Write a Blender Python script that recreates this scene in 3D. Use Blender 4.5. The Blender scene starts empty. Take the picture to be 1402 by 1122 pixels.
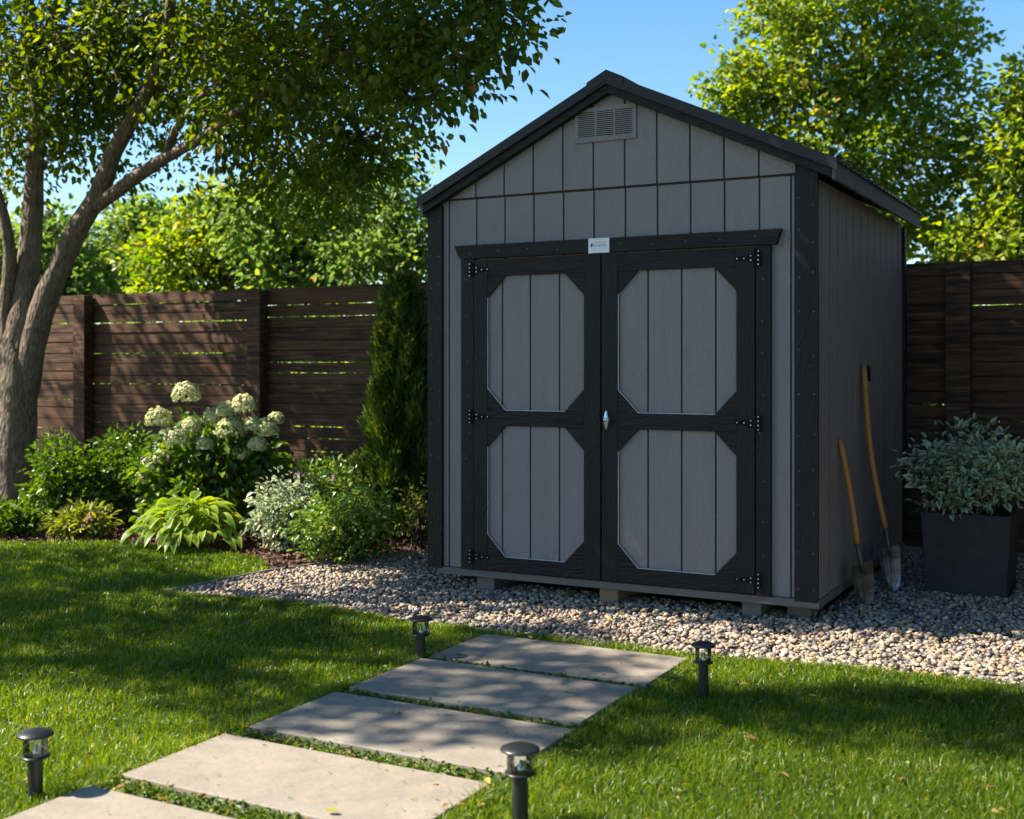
import bpy, math
import numpy as np
from mathutils import Vector, Matrix

# ------------------------------------------------------------------ camera, sky, sun, exposure
C = bpy.context.scene.collection
SC = bpy.context.scene
TH = math.radians(28.07); CT, ST = math.cos(TH), math.sin(TH)
CAMZ = 1.40
cam = bpy.data.cameras.new('camera'); camo = bpy.data.objects.new('camera', cam); C.objects.link(camo)
camo.location = (0, 0, CAMZ); camo.rotation_euler = (math.radians(90), 0, TH)
cam.sensor_width = 36; cam.lens = 36*1648/1402; cam.shift_y = -61/1402
cam.clip_start = .05; cam.clip_end = 500
cam.dof.use_dof = True; cam.dof.focus_distance = 6.3; cam.dof.aperture_fstop = 2.8
SC.camera = camo
EL = math.radians(46)
SUN = Vector((-CT*math.cos(EL), -ST*math.cos(EL), math.sin(EL)))      # towards the sun: from the left of the view
w = bpy.data.worlds.new('World'); SC.world = w; w.use_nodes = True
nt = w.node_tree; sky = nt.nodes.new('ShaderNodeTexSky'); sky.sky_type = 'NISHITA'; sky.sun_disc = False
sky.sun_elevation = EL; sky.sun_rotation = math.atan2(SUN.x, SUN.y)
sky.air_density = 1.0; sky.dust_density = .3; sky.ozone_density = 1.6
hsv = nt.nodes.new('ShaderNodeHueSaturation'); hsv.inputs['Saturation'].default_value = 1.25; hsv.inputs['Hue'].default_value = .497
nt.links.new(sky.outputs[0], hsv.inputs['Color'])
bg = nt.nodes['Background']; bg.inputs['Strength'].default_value = .075
nt.links.new(hsv.outputs[0], bg.inputs['Color'])
sl = bpy.data.lights.new('sun', 'SUN'); sl.energy = 5.0; sl.angle = math.radians(.5); sl.color = (1, .90, .76)
so = bpy.data.objects.new('sun', sl); C.objects.link(so); so.location = (-6, -3, 8)
so.rotation_euler = (-SUN).to_track_quat('-Z', 'Y').to_euler()
SC.view_settings.view_transform = 'Standard'; SC.view_settings.look = 'None'
SC.view_settings.exposure = 1.6; SC.view_settings.gamma = 1

rng = np.random.default_rng(7)

def V(lat, d, z):                       # metres right of / ahead of the camera -> world
    return np.array((lat*CT - d*ST, lat*ST + d*CT, z))
def P(px, py, d):                       # point seen at photo pixel, at distance d
    return V((px-701)/1648*d, d, CAMZ + (500-py)/1648*d)

# ------------------------------------------------------------------ materials
def mat(name):
    m = bpy.data.materials.new(name); m.use_nodes = True
    return m, m.node_tree.nodes, m.node_tree.links, m.node_tree.nodes['Principled BSDF']
def node(N, t, **k):
    n = N.new(t)
    for a, b in k.items():
        if a.startswith('i_'): n.inputs[a[2:].replace('_', ' ')].default_value = b
        else: setattr(n, a, b)
    return n
def ramp(N, L, src, stops, interp='LINEAR'):
    r = N.new('ShaderNodeValToRGB'); r.color_ramp.interpolation = interp
    e = r.color_ramp.elements
    while len(e) < len(stops): e.new(.5)
    for i, (p, c) in enumerate(stops):
        e[i].position = p; e[i].color = (*c, 1)
    L.new(src, r.inputs[0]); return r.outputs[0]
def coord(N, L, scale=(1, 1, 1)):
    t = N.new('ShaderNodeTexCoord'); mp = N.new('ShaderNodeMapping'); mp.inputs['Scale'].default_value = scale
    L.new(t.outputs['Object'], mp.inputs[0]); return mp.outputs[0]
def noise(N, L, vec, scale, detail=4, rough=.55, dist=0):
    n = node(N, 'ShaderNodeTexNoise'); n.inputs['Scale'].default_value = scale; n.inputs['Detail'].default_value = detail
    n.inputs['Roughness'].default_value = rough; n.inputs['Distortion'].default_value = dist
    L.new(vec, n.inputs['Vector']); return n.outputs['Fac']
def bump(N, L, b, h, strength=.3, dist=.002, prev=None):
    n = N.new('ShaderNodeBump'); n.inputs['Strength'].default_value = strength; n.inputs['Distance'].default_value = dist
    L.new(h, n.inputs['Height'])
    if prev: L.new(prev, n.inputs['Normal'])
    L.new(n.outputs[0], b.inputs['Normal']); return n.outputs[0]
def mixc(N, L, fac, a, b, mode='MIX'):
    n = N.new('ShaderNodeMix'); n.data_type = 'RGBA'; n.blend_type = mode
    for s, v in ((n.inputs[0], fac), (n.inputs[6], a), (n.inputs[7], b)):
        if hasattr(v, 'links'): L.new(v, s)
        elif isinstance(v, (int, float)): s.default_value = v
        else: s.default_value = (*v, 1)
    return n.outputs[2]
def attr(N, name):
    a = N.new('ShaderNodeAttribute'); a.attribute_name = name; return a.outputs['Fac']

def wood_paint(name, c0, c1, grain='Z', rough=.6, strength=.5, swirl=6.0, gscale=55, spec=.4):
    m, N, L, b = mat(name)
    sc = {'Z': (1, 1, .22), 'X': (.22, 1, 1), 'Y': (1, .22, 1), 'N': (1, 1, .38)}[grain]
    v = coord(N, L, sc)
    n1 = noise(N, L, v, swirl, 3, .5, .4)
    wv = N.new('ShaderNodeMath'); wv.operation = 'MULTIPLY'; wv.inputs[1].default_value = gscale; L.new(n1, wv.inputs[0])
    sn = N.new('ShaderNodeMath'); sn.operation = 'SINE'; L.new(wv.outputs[0], sn.inputs[0])
    n2 = noise(N, L, v, 60, 3, .6)
    n3 = noise(N, L, coord(N, L), 1.3, 4, .6)
    patch = noise(N, L, coord(N, L), 9, 2, .5)
    pm = N.new('ShaderNodeMath'); pm.operation = 'MULTIPLY'; L.new(sn.outputs[0], pm.inputs[0]); L.new(patch, pm.inputs[1])
    ad = N.new('ShaderNodeMath'); ad.operation = 'ADD'; L.new(pm.outputs[0], ad.inputs[0]); L.new(n2, ad.inputs[1])
    st = ramp(N, L, noise(N, L, coord(N, L, (7, 7, .5) if grain in 'ZN' else (.5, 7, 7)), 2.2, 4, .6), [(.35, (.965, .965, .965)), (.65, (1.03, 1.03, 1.03))])
    L.new(mixc(N, L, 1.0, mixc(N, L, n3, c0, c1), st, 'MULTIPLY'), b.inputs['Base Color'])
    b.inputs['Roughness'].default_value = rough; b.inputs['Specular IOR Level'].default_value = spec
    bump(N, L, b, ad.outputs[0], strength, .003)
    return m
M = {}
M['siding'] = wood_paint('grey_siding', (.186, .162, .152), (.230, .202, .190), 'N', .7, .6, 20, 46)
M['groove'] = wood_paint('groove_shade', (.030, .028, .027), (.045, .042, .040), 'Z', .8)  # siding grey darkened: the shade inside the grooves is put into the colour
M['black'] = wood_paint('black_trim', (.0095, .0072, .0062), (.0155, .012, .0105), 'Z', .6, .7, 9, 70, .25)
M['blackx'] = wood_paint('black_rail', (.0095, .0072, .0062), (.0155, .012, .0105), 'X', .6, .7, 9, 70, .25)
M['sill'] = wood_paint('grey_sill', (.115, .097, .083), (.145, .123, .106), 'X', .7, .4)
M['timber'] = wood_paint('bare_timber', (.20, .13, .07), (.26, .17, .09), 'Y', .8, .5)
M['ash'] = wood_paint('ash_handle', (.36, .15, .035), (.50, .23, .06), 'Z', .42, .25, 10, 30)

def simple(name, col, rough=.5, metal=0, nscale=30, var=.25, bstr=.15, spec=.5):
    m, N, L, b = mat(name); v = coord(N, L); n = noise(N, L, v, nscale, 5, .6)
    lo = tuple(x*(1-var) for x in col); hi = tuple(min(1, x*(1+var)) for x in col)
    L.new(ramp(N, L, n, [(.3, lo), (.7, hi)]), b.inputs['Base Color'])
    b.inputs['Roughness'].default_value = rough; b.inputs['Metallic'].default_value = metal
    b.inputs['Specular IOR Level'].default_value = spec
    bump(N, L, b, n, bstr, .002); return m
M['roof'] = simple('charcoal_roof_metal', (.012, .0115, .0115), .5, 0, 14, .15, .05, .3)
M['void'] = simple('dark_recess', (.01, .01, .01), .9)
M['hinge'] = simple('black_hinge', (.007, .007, .007), .75, 0, 30, .2, .1, .15)
M['screw'] = simple('bright_screw', (.75, .75, .75), .3, .6)
M['silver'] = simple('cast_silver', (.62, .62, .63), .32, .85, 40, .1)
M['bead'] = simple('pale_edge_bead', (.42, .43, .46), .4)
M['plate'] = simple('white_plate', (.72, .72, .72), .35, 0, 40, .04)
M['gold'] = simple('gold_lettering', (.55, .40, .06), .5)
M['navy'] = simple('navy_lettering', (.02, .06, .14), .5)
M['cyan'] = simple('cyan_mark', (.12, .42, .55), .5)
M['faint'] = simple('faint_lettering', (.42, .42, .44), .5)
M['lampblack'] = simple('lamp_black', (.011, .012, .013), .36, 0, 60, .2, .05, .6)
M['fascia'] = wood_paint('fascia_paint', (.085, .080, .078), (.11, .104, .10), 'Y', .7, .4)
M['nail'] = simple('nail_head', (.22, .22, .23), .4, .4)
M['steel'] = simple('worn_steel', (.10, .085, .07), .42, .6, 22, .5, .3)
M['steel2'] = simple('blued_steel', (.16, .18, .21), .34, .75, 22, .45, .3)
M['planter'] = simple('dark_fibre_cement', (.022, .0225, .0235), .75, 0, 12, .3, .35)
M['soil'] = simple('dark_soil', (.03, .02, .014), .95, 0, 60, .6, .8)
M['edging'] = simple('grey_edging', (.20, .19, .18), .6)
M['flower'] = None

def glass():
    m, N, L, b = mat('lamp_glass'); N.remove(b)
    out = N['Material Output']; mx = N.new('ShaderNodeMixShader'); tr = N.new('ShaderNodeBsdfTransparent')
    tr.inputs[0].default_value = (.93, .96, .93, 1)
    gl = N.new('ShaderNodeBsdfGlossy'); gl.inputs['Roughness'].default_value = .05
    fr = N.new('ShaderNodeFresnel'); fr.inputs[0].default_value = 1.9
    L.new(fr.outputs[0], mx.inputs[0]); L.new(tr.outputs[0], mx.inputs[1]); L.new(gl.outputs[0], mx.inputs[2])
    L.new(mx.outputs[0], out.inputs[0]); return m
M['glass'] = glass()

def leafmat(name, stops, trans=.45, rough=.42, edge=None, tcol=1.6, spec=.35):
    m, N, L, b = mat(name)
    r = attr(N, 'rnd'); col = ramp(N, L, r, stops)
    if edge: col = mixc(N, L, ramp(N, L, attr(N, 'edge'), [(.45, (0, 0, 0)), (.8, (1, 1, 1))]), col, edge)
    L.new(col, b.inputs['Base Color']); b.inputs['Roughness'].default_value = rough
    b.inputs['Specular IOR Level'].default_value = spec
    t = N.new('ShaderNodeBsdfTranslucent')
    hs = N.new('ShaderNodeHueSaturation'); hs.inputs['Hue'].default_value = .487; hs.inputs['Saturation'].default_value = 1.15; hs.inputs['Value'].default_value = tcol
    L.new(col, hs.inputs['Color']); L.new(hs.outputs[0], t.inputs[0])
    mx = N.new('ShaderNodeMixShader'); mx.inputs[0].default_value = trans
    L.new(b.outputs[0], mx.inputs[1]); L.new(t.outputs[0], mx.inputs[2]); L.new(mx.outputs[0], N['Material Output'].inputs[0])
    return m
M['lf_maple'] = leafmat('maple_leaf', [(0, (.045, .090, .014)), (.5, (.10, .155, .018)), (.9, (.20, .245, .025)), (.97, (.22, .22, .03)), (1, (.30, .17, .04))], .5)
M['lf_bright'] = leafmat('sunny_leaf', [(0, (.07, .15, .02)), (.45, (.165, .24, .035)), (.85, (.31, .34, .045)), (1, (.42, .26, .08))], .55)
M['lf_mid'] = leafmat('mid_leaf', [(0, (.060, .125, .035)), (.5, (.135, .22, .05)), (.9, (.26, .33, .06)), (1, (.36, .26, .08))], .52)
M['lf_conifer'] = leafmat('conifer_leaf', [(0, (.025, .058, .010)), (.6, (.072, .125, .016)), (1, (.14, .17, .025))], .3, .6)
M['lf_shrub'] = leafmat('shrub_leaf', [(0, (.032, .080, .012)), (.5, (.085, .165, .02)), (1, (.21, .29, .035))], .38, .35)
M['lf_round'] = leafmat('round_shrub_leaf', [(0, (.05, .11, .02)), (.5, (.12, .21, .035)), (1, (.28, .34, .07))], .35, .3)
M['lf_hosta'] = leafmat('hosta_leaf', [(0, (.07, .17, .018)), (.6, (.15, .26, .025)), (1, (.28, .38, .04))], .42, .35, (.32, .38, .06))
M['lf_varieg'] = leafmat('variegated_leaf', [(0, (.05, .10, .04)), (.6, (.10, .17, .07)), (1, (.19, .25, .10))], .28, .35, (.44, .48, .30))
M['lf_dark'] = leafmat('dark_blocker_leaf', [(0, (.010, .018, .010)), (1, (.028, .042, .022))], .08, .6)  # kept dark so the added right-hand blocker bounces little light
M['lf_fallen'] = leafmat('fallen_leaf', [(0, (.13, .055, .02)), (.5, (.26, .16, .04)), (1, (.30, .27, .05))], .25, .6)
M['lf_yellow'] = leafmat('yellow_green_leaf', [(0, (.09, .13, .02)), (1, (.26, .28, .04))], .4)
M['pink'] = leafmat('pink_petal', [(0, (.30, .10, .18)), (1, (.55, .25, .35))], .3)
M['petal'] = leafmat('cream_petal', [(0, (.26, .34, .11)), (.4, (.50, .53, .24)), (1, (.74, .72, .42))], .3, .6, None, 1.1)
M['grass'] = leafmat('grass_blade', [(0, (.040, .078, .006)), (.5, (.108, .182, .012)), (.88, (.24, .31, .025)), (1, (.42, .33, .09))], .48, .36, None, 1.9, .4)
M['clover'] = leafmat('clover_leaf', [(0, (.04, .09, .012)), (.7, (.11, .18, .02)), (1, (.28, .17, .05))], .3, .45)

def bark(name, c0, c1, sc=1):
    m, N, L, b = mat(name); v = coord(N, L, (1, 1, .42)); n = noise(N, L, v, 24*sc, 8, .72, .8)
    n2 = noise(N, L, coord(N, L), 4, 4, .6)
    vo = N.new('ShaderNodeTexVoronoi'); vo.inputs['Scale'].default_value = 34*sc; L.new(v, vo.inputs['Vector'])
    ad = N.new('ShaderNodeMath'); ad.operation = 'ADD'; L.new(n, ad.inputs[0]); L.new(vo.outputs['Distance'], ad.inputs[1])
    col = ramp(N, L, n, [(.3, c0), (.7, c1)])
    L.new(mixc(N, L, ramp(N, L, n2, [(.45, (0, 0, 0)), (.75, (.5, .5, .5))]), col, (.10, .11, .05)), b.inputs['Base Color'])
    b.inputs['Roughness'].default_value = .9; bump(N, L, b, ad.outputs[0], 1, .03); return m
M['bark'] = bark('grey_brown_bark', (.055, .038, .026), (.27, .195, .14))
M['bark2'] = bark('dark_bark', (.04, .03, .02), (.12, .09, .06))

def fencemat():
    m, N, L, b = mat('stained_fence_board'); v = coord(N, L, (.12, 1, 1.6))
    n = noise(N, L, v, 22, 6, .65, .6); n2 = noise(N, L, coord(N, L, (.5, 1, 1)), 5, 4, .6)
    a = attr(N, 'rnd')
    c = ramp(N, L, n, [(.36, (.010, .005, .003)), (.5, (.048, .022, .010)), (.66, (.165, .080, .036))])
    c = mixc(N, L, a, c, mixc(N, L, .6, c, (.095, .046, .023)))
    c = mixc(N, L, ramp(N, L, n2, [(.5, (0, 0, 0)), (.8, (.45, .45, .45))]), c, (.15, .085, .045))
    L.new(c, b.inputs['Base Color']); b.inputs['Roughness'].default_value = .75
    b.inputs['Specular IOR Level'].default_value = .3
    bump(N, L, b, n, .6, .004); return m
M['fence'] = fencemat()

def slabmat():
    m, N, L, b = mat('sandstone_slab'); v = coord(N, L)
    n = noise(N, L, v, 3.0, 6, .6, 1.2); n2 = noise(N, L, v, 45, 6, .7); n3 = noise(N, L, v, 260, 2, .5)
    c = ramp(N, L, n, [(.25, (.195, .162, .125)), (.5, (.255, .218, .17)), (.75, (.31, .265, .205))])
    c = mixc(N, L, ramp(N, L, n2, [(.35, (.55, .55, .55)), (.65, (0, 0, 0))]), c, (.18, .158, .128))
    c = mixc(N, L, ramp(N, L, n3, [(.28, (.8, .8, .8)), (.37, (0, 0, 0))]), c, (.09, .075, .06))
    n5 = noise(N, L, v, 9, 5, .7, 2)
    c = mixc(N, L, ramp(N, L, n5, [(.56, (0, 0, 0)), (.66, (.45, .45, .45))]), c, (.34, .245, .15))
    c = mixc(N, L, ramp(N, L, n5, [(.34, (.5, .5, .5)), (.43, (0, 0, 0))]), c, (.15, .145, .13))
    n4 = noise(N, L, v, 1.1, 3, .5)
    c = mixc(N, L, ramp(N, L, n4, [(.5, (0, 0, 0)), (.7, (.35, .35, .35))]), c, (.20, .20, .185))
    L.new(c, b.inputs['Base Color']); b.inputs['Roughness'].default_value = .72
    nb = bump(N, L, b, n2, .6, .004); bump(N, L, b, n3, .25, .0015, nb); return m
M['slab'] = slabmat()
def stonemat():
    m, N, L, b = mat('river_gravel'); a = attr(N, 'rnd'); v = coord(N, L)
    c = ramp(N, L, a, [(0, (.055, .051, .048)), (.24, (.14, .126, .115)), (.42, (.25, .212, .178)), (.58, (.36, .255, .16)), (.74, (.47, .29, .145)),
                       (.87, (.42, .36, .28)), (.95, (.40, .22, .10)), (1, (.65, .62, .56))])
    n = noise(N, L, v, 90, 4, .6)
    L.new(mixc(N, L, ramp(N, L, n, [(.35, (.35, .35, .35)), (.65, (0, 0, 0))]), c, (.12, .11, .10)), b.inputs['Base Color'])
    b.inputs['Roughness'].default_value = .55; bump(N, L, b, n, .3, .002); return m
M['stone'] = stonemat()
M['gravelbase'] = simple('gravel_base', (.07, .065, .06), .95, 0, 120, .7, 1)
M['mulch'] = simple('bark_mulch', (.065, .028, .016), .95, 0, 70, .7, 1)
def chipm():
    m, N, L, b = mat('mulch_chip'); L.new(ramp(N, L, attr(N, 'rnd'), [(0, (.03, .014, .009)), (.6, (.10, .042, .024)), (1, (.22, .11, .065))]), b.inputs['Base Color'])
    b.inputs['Roughness'].default_value = .85; return m
M['chip'] = chipm()
def lawnm():
    m, N, L, b = mat('lawn_ground'); v = coord(N, L); n = noise(N, L, v, 80, 5, .7); n2 = noise(N, L, v, 1.5, 3)
    c = ramp(N, L, n, [(.3, (.014, .022, .005)), (.6, (.030, .055, .009)), (.8, (.055, .085, .014))])
    L.new(mixc(N, L, n2, c, (.03, .055, .01)), b.inputs['Base Color']); b.inputs['Roughness'].default_value = .95
    bump(N, L, b, n, 1, .02); return m
M['lawn'] = lawnm()

# ------------------------------------------------------------------ object helpers
def tag(o, label=None, cat=None, group=None, kind=None):
    if label: o['label'] = label
    if cat: o['category'] = cat
    if group: o['group'] = group
    if kind: o['kind'] = kind
    return o
ORG = {}
def empty(name, loc, label, cat, group=None):
    o = bpy.data.objects.new(name, None); C.objects.link(o); o.location = tuple(loc); o.empty_display_size = .1
    ORG[o.name] = np.array(loc, float); return tag(o, label, cat, group)
def finish(me, name, m, parent, smooth=False, bevel=0):
    o = bpy.data.objects.new(name, me); C.objects.link(o)
    for x in (m if isinstance(m, (list, tuple)) else [m]): me.materials.append(x)
    if parent is not None:
        o.parent = parent; ORG[o.name] = ORG[parent.name]
    if smooth: me.polygons.foreach_set('use_smooth', np.ones(len(me.polygons), bool))
    if bevel:
        b = o.modifiers.new('bevel', 'BEVEL'); b.width = bevel; b.segments = 2; b.limit_method = 'ANGLE'
    return o
def mesh_np(name, v, f, m, parent=None, attrs=None, smooth=False, loc=None):
    v = np.asarray(v, np.float32).reshape(-1, 3); f = np.asarray(f, np.int32)
    if parent is not None: v = v - ORG[parent.name].astype(np.float32)
    elif loc is not None: v = v - np.asarray(loc, np.float32)
    k = f.shape[1]; me = bpy.data.meshes.new(name)
    me.vertices.add(len(v)); me.vertices.foreach_set('co', v.ravel())
    me.loops.add(f.size); me.loops.foreach_set('vertex_index', f.ravel())
    me.polygons.add(len(f)); me.polygons.foreach_set('loop_start', np.arange(0, f.size, k, dtype=np.int32))
    me.update(calc_edges=True)
    for a, d in (attrs or {}).items():
        at = me.attributes.new(a, 'FLOAT', 'POINT'); at.data.foreach_set('value', np.asarray(d, np.float32))
    o = finish(me, name, m, parent, smooth)
    if loc is not None and parent is None: o.location = tuple(loc)
    return o
class MB:
    def __init__(s): s.v = []; s.f = []; s.a = []; s.mi = []; s.cur = 0
    def add(s, vs, fs, a=None):
        b = len(s.v); s.v += [tuple(map(float, p)) for p in vs]; s.f += [tuple(b+i for i in q) for q in fs]
        s.mi += [s.cur]*len(fs); s.a += [rng.random() if a is None else a]*len(vs); return s
    def box(s, x0, x1, y0, y1, z0, z1, a=None):
        return s.add([(x0,y0,z0),(x1,y0,z0),(x1,y1,z0),(x0,y1,z0),(x0,y0,z1),(x1,y0,z1),(x1,y1,z1),(x0,y1,z1)],
                     [(0,3,2,1),(4,5,6,7),(0,1,5,4),(1,2,6,5),(2,3,7,6),(3,0,4,7)], a)
    def prism(s, poly, y0, y1, axis='Y'):           # poly of (x,z) counter-clockwise seen from -Y
        n = len(poly)
        if axis == 'Y': vs = [(x, y0, z) for x, z in poly]+[(x, y1, z) for x, z in poly]
        elif axis == 'X': vs = [(y0, x, z) for x, z in poly]+[(y1, x, z) for x, z in poly]
        else: vs = [(x, z, y0) for x, z in poly]+[(x, z, y1) for x, z in poly]
        return s.add(vs, [tuple(range(n)), tuple(range(2*n-1, n-1, -1))]+[(i, n+i, n+(i+1) % n, (i+1) % n) for i in range(n)])
    def tube(s, pts, rad, n=8, cap=True, jitter=0):
        pts = [Vector(p) for p in pts]; rings = []; up = Vector((.13, .31, .94))
        for i, p in enumerate(pts):
            t = (pts[min(i+1, len(pts)-1)]-pts[max(i-1, 0)]).normalized()
            u = t.cross(up)
            if u.length < .15: u = t.cross(Vector((1, 0, 0)))
            u.normalize(); w_ = t.cross(u)
            r = rad[i] if hasattr(rad, '__len__') else rad
            rings.append([p+(u*math.cos(2*math.pi*k/n)+w_*math.sin(2*math.pi*k/n))*r*(1+(rng.random()-.5)*jitter) for k in range(n)])
        vs = [q for r in rings for q in r]
        fs = [(i*n+k, i*n+(k+1) % n, (i+1)*n+(k+1) % n, (i+1)*n+k) for i in range(len(pts)-1) for k in range(n)]
        if cap: fs += [tuple(range(n-1, -1, -1)), tuple((len(pts)-1)*n+k for k in range(n))]
        return s.add(vs, fs)
    def lathe(s, prof, c, n=24):
        vs = []; fs = []
        for r, z in prof: vs += [(c[0]+r*math.cos(2*math.pi*k/n), c[1]+r*math.sin(2*math.pi*k/n), c[2]+z) for k in range(n)]
        for i in range(len(prof)-1): fs += [(i*n+k, i*n+(k+1) % n, (i+1)*n+(k+1) % n, (i+1)*n+k) for k in range(n)]
        return s.add(vs, fs)
    def build(s, name, m, parent=None, smooth=False, bevel=0, loc=None):
        o = ORG[parent.name] if parent is not None else (np.array(loc) if loc is not None else np.zeros(3))
        me = bpy.data.meshes.new(name); me.from_pydata([tuple(np.array(p)-o) for p in s.v], [], s.f)
        me.update(); me.polygons.foreach_set('material_index', s.mi)
        at = me.attributes.new('rnd', 'FLOAT', 'POINT'); at.data.foreach_set('value', np.array(s.a, np.float32))
        ob = finish(me, name, m, parent, smooth, bevel)
        if parent is None and loc is not None: ob.location = tuple(loc)
        return ob

# ------------------------------------------------------------------ leaves
def unit(a): return a/np.maximum(np.linalg.norm(a, axis=-1, keepdims=True), 1e-9)
def leaf_arrays(p, ax, nr, ln, wd, fold=.25, shape=(.32, 1., .68, .72)):
    n = len(p); ax = unit(ax); sd = unit(np.cross(nr, ax)); up = np.cross(ax, sd)
    ln = ln[:, None]; wd = wd[:, None]; t1, w1, t2, w2 = shape
    v = np.empty((n, 6, 3)); v[:, 0] = p; v[:, 3] = p+ax*ln-up*ln*.12
    for i, (t, ww, s) in enumerate(((t1, w1, -1), (t2, w2, -1), (t2, w2, 1), (t1, w1, 1))):
        idx = (1, 2, 4, 5)[i]; v[:, idx] = p+ax*ln*t+sd*wd*ww*.5*s+up*wd*ww*fold
    b = (np.arange(n)*6)[:, None]
    f = np.concatenate([b+np.array([[0, 1, 2, 3]]), b+np.array([[3, 4, 5, 0]])]).reshape(-1, 4)
    e = np.tile(np.array([0, 1, 1, .9, 1, 1.]), n)
    return v.reshape(-1, 3), f, e
def crown_points(blobs, per, k, spread, shell=.55):
    """blobs: (centre, (rx,ry,rz), weight); returns leaf positions, cluster id random, outward dir"""
    ps, ids, outs, cl = [], [], [], []
    for c, r, wgt in blobs:
        n = max(1, int(per*wgt)); d = unit(rng.normal(size=(n, 3))); rad = rng.random(n)**shell
        cc = np.asarray(c)+d*np.asarray(r)*rad[:, None]; cl.append(np.concatenate([cc, np.repeat(np.asarray(c)[None], n, 0)], 1))
        kk = rng.integers(int(k*.5), int(k*1.5)+1, n); ii = np.repeat(np.arange(n), kk)
        q = cc[ii]+rng.normal(size=(len(ii), 3))*spread*np.array([1, 1, .75])
        ps.append(q); outs.append(unit(q-cc[ii])+.5*d[ii]); ids.append(rng.random(n)[ii])
    return np.concatenate(ps), np.concatenate(ids), np.concatenate(outs), np.concatenate(cl)
def foliage(name, parent, blobs, per, k, spread, size, m, aspect=.55, droop=.3, shell=.55, flat=.7, bias=0.):
    p, cid, out, cl = crown_points(blobs, per, k, spread, shell); n = len(p)
    ok = p[:, 2] > .03; p, cid, out = p[ok], cid[ok], out[ok]; n = len(p)
    ax = unit(out+rng.normal(size=(n, 3))*.55)+np.array([0, 0, -droop]); nr = rng.normal(size=(n, 3))*flat+np.array([0, 0, 1.])
    ln = size*(.6+.7*rng.random(n)); v, f, e = leaf_arrays(p, ax, nr, ln, ln*aspect)
    rr = np.clip(.55*cid+.45*rng.random(n)+bias+.0, 0, 1)*.93; rr[rng.random(n) < .008] = 1
    mesh_np(name, v, f, m, parent, {'rnd': np.repeat(rr, 6), 'edge': e}); return cl

# ------------------------------------------------------------------ ground sheets
def sheet(name, poly, z, m):
    me = bpy.data.meshes.new(name); me.from_pydata([(x, y, z) for x, y in poly], [], [tuple(range(len(poly)))]); me.update()
    return tag(finish(me, name, m, None), kind='structure')
sheet('ground', [(-120, -30), (120, -30), (120, 160), (-120, 160)], -.012, M['lawn'])
sheet('mulch_bed', [(-16, 5.8), (-9.5, 6.0), (-5.0, 5.8), (-4.2, 6.4), (-4.2, 9.38), (-16, 9.38)], -.008, M['mulch'])
GR = [(-5.32, 5.42), (-4.85, 5.53), (-4.4, 5.58), (-3.5, 5.44), (-3.0, 5.42), (-1.5, 5.50), (-.95, 5.56), (-.4, 5.54), (3, 5.6), (3, 9.36), (-4.35, 9.36), (-4.68, 7.85), (-5.03, 6.98), (-5.24, 6.35)]
sheet('gravel_bed', GR, -.004, M['gravelbase'])
LW = [(-14, -4), (6, -4), (6, 5.6), (-.4, 5.54), (-.95, 5.56), (-1.5, 5.50), (-3.0, 5.42), (-3.5, 5.44), (-4.4, 5.58), (-4.85, 5.53), (-5.32, 5.42), (-5.26, 6.1), (-5.33, 6.46), (-5.62, 6.76), (-6.15, 6.89), (-6.9, 6.9), (-7.5, 6.78), (-7.9, 6.42), (-9.5, 6.05), (-14, 6.0)]
sheet('lawn', LW, 0.0, M['lawn'])
SLABS = [(-3.0, -1.915, 4.80, 5.335), (-3.0, -1.925, 4.165, 4.735), (-3.02, -1.915, 3.545, 4.09), (-3.045, -1.908, 2.93, 3.437), (-3.055, -1.905, 2.28, 2.812)]
def inpoly(x, y, poly):
    r = np.zeros(len(x), bool); n = len(poly)
    for i in range(n):
        x0, y0 = poly[i]; x1, y1 = poly[(i+1) % n]
        c = ((y0 > y) != (y1 > y)); xi = (x1-x0)*(y-y0)/((y1-y0) if y1 != y0 else 1e-9)+x0
        r ^= c & (x < xi)
    return r
names = ['farthest sandstone slab of the garden path, touching the gravel', 'second path slab from the gravel, beside the left lamp at the shed end',
         'middle slab of the stone path', 'broad sunlit sandstone slab second nearest the camera', 'nearest path slab, cut by the bottom edge, with a round lamp shadow on it']
for (x0, x1, y0, y1), lb in zip(SLABS, names):
    j = rng.normal(size=4)*.003
    b = MB().box(x0+j[0], x1+j[1], y0, y1, -.03, .036+j[2])
    tag(b.build('paving_slab', M['slab'], loc=((x0+x1)/2, (y0+y1)/2, 0), bevel=.004), lb, 'paving slab', 'stone slabs of the garden path')

# ------------------------------------------------------------------ shed
Y0 = 6.468; XL, XR, YB = -4.03, -1.59, 8.97; XC = -2.79
SLp, SRp = .495, .453
def L0(x, h=0): return 2.975+h-(SLp*(XC-x) if x < XC else SRp*(x-XC))
shed = empty('garden_shed', (XC, Y0, 0), 'small grey wooden garden shed with black trim and closed double doors', 'shed')
gro = [-3.895+.1985*k for k in range(12)]; G = .005
def strips(x0, x1, grooves, gap=G):
    grooves = sorted(grooves)
    e = [x0]+[g for g in grooves if x0+.01 < g < x1-.01]+[x1]
    return [(e[i]+(gap if i else 0), e[i+1]-(gap if i < len(e)-2 else 0)) for i in range(len(e)-1)]
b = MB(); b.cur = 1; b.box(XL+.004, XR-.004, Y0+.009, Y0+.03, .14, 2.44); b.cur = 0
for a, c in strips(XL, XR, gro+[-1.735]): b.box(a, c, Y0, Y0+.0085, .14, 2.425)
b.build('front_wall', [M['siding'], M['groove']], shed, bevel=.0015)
b = MB(); GY = Y0-.012
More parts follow.
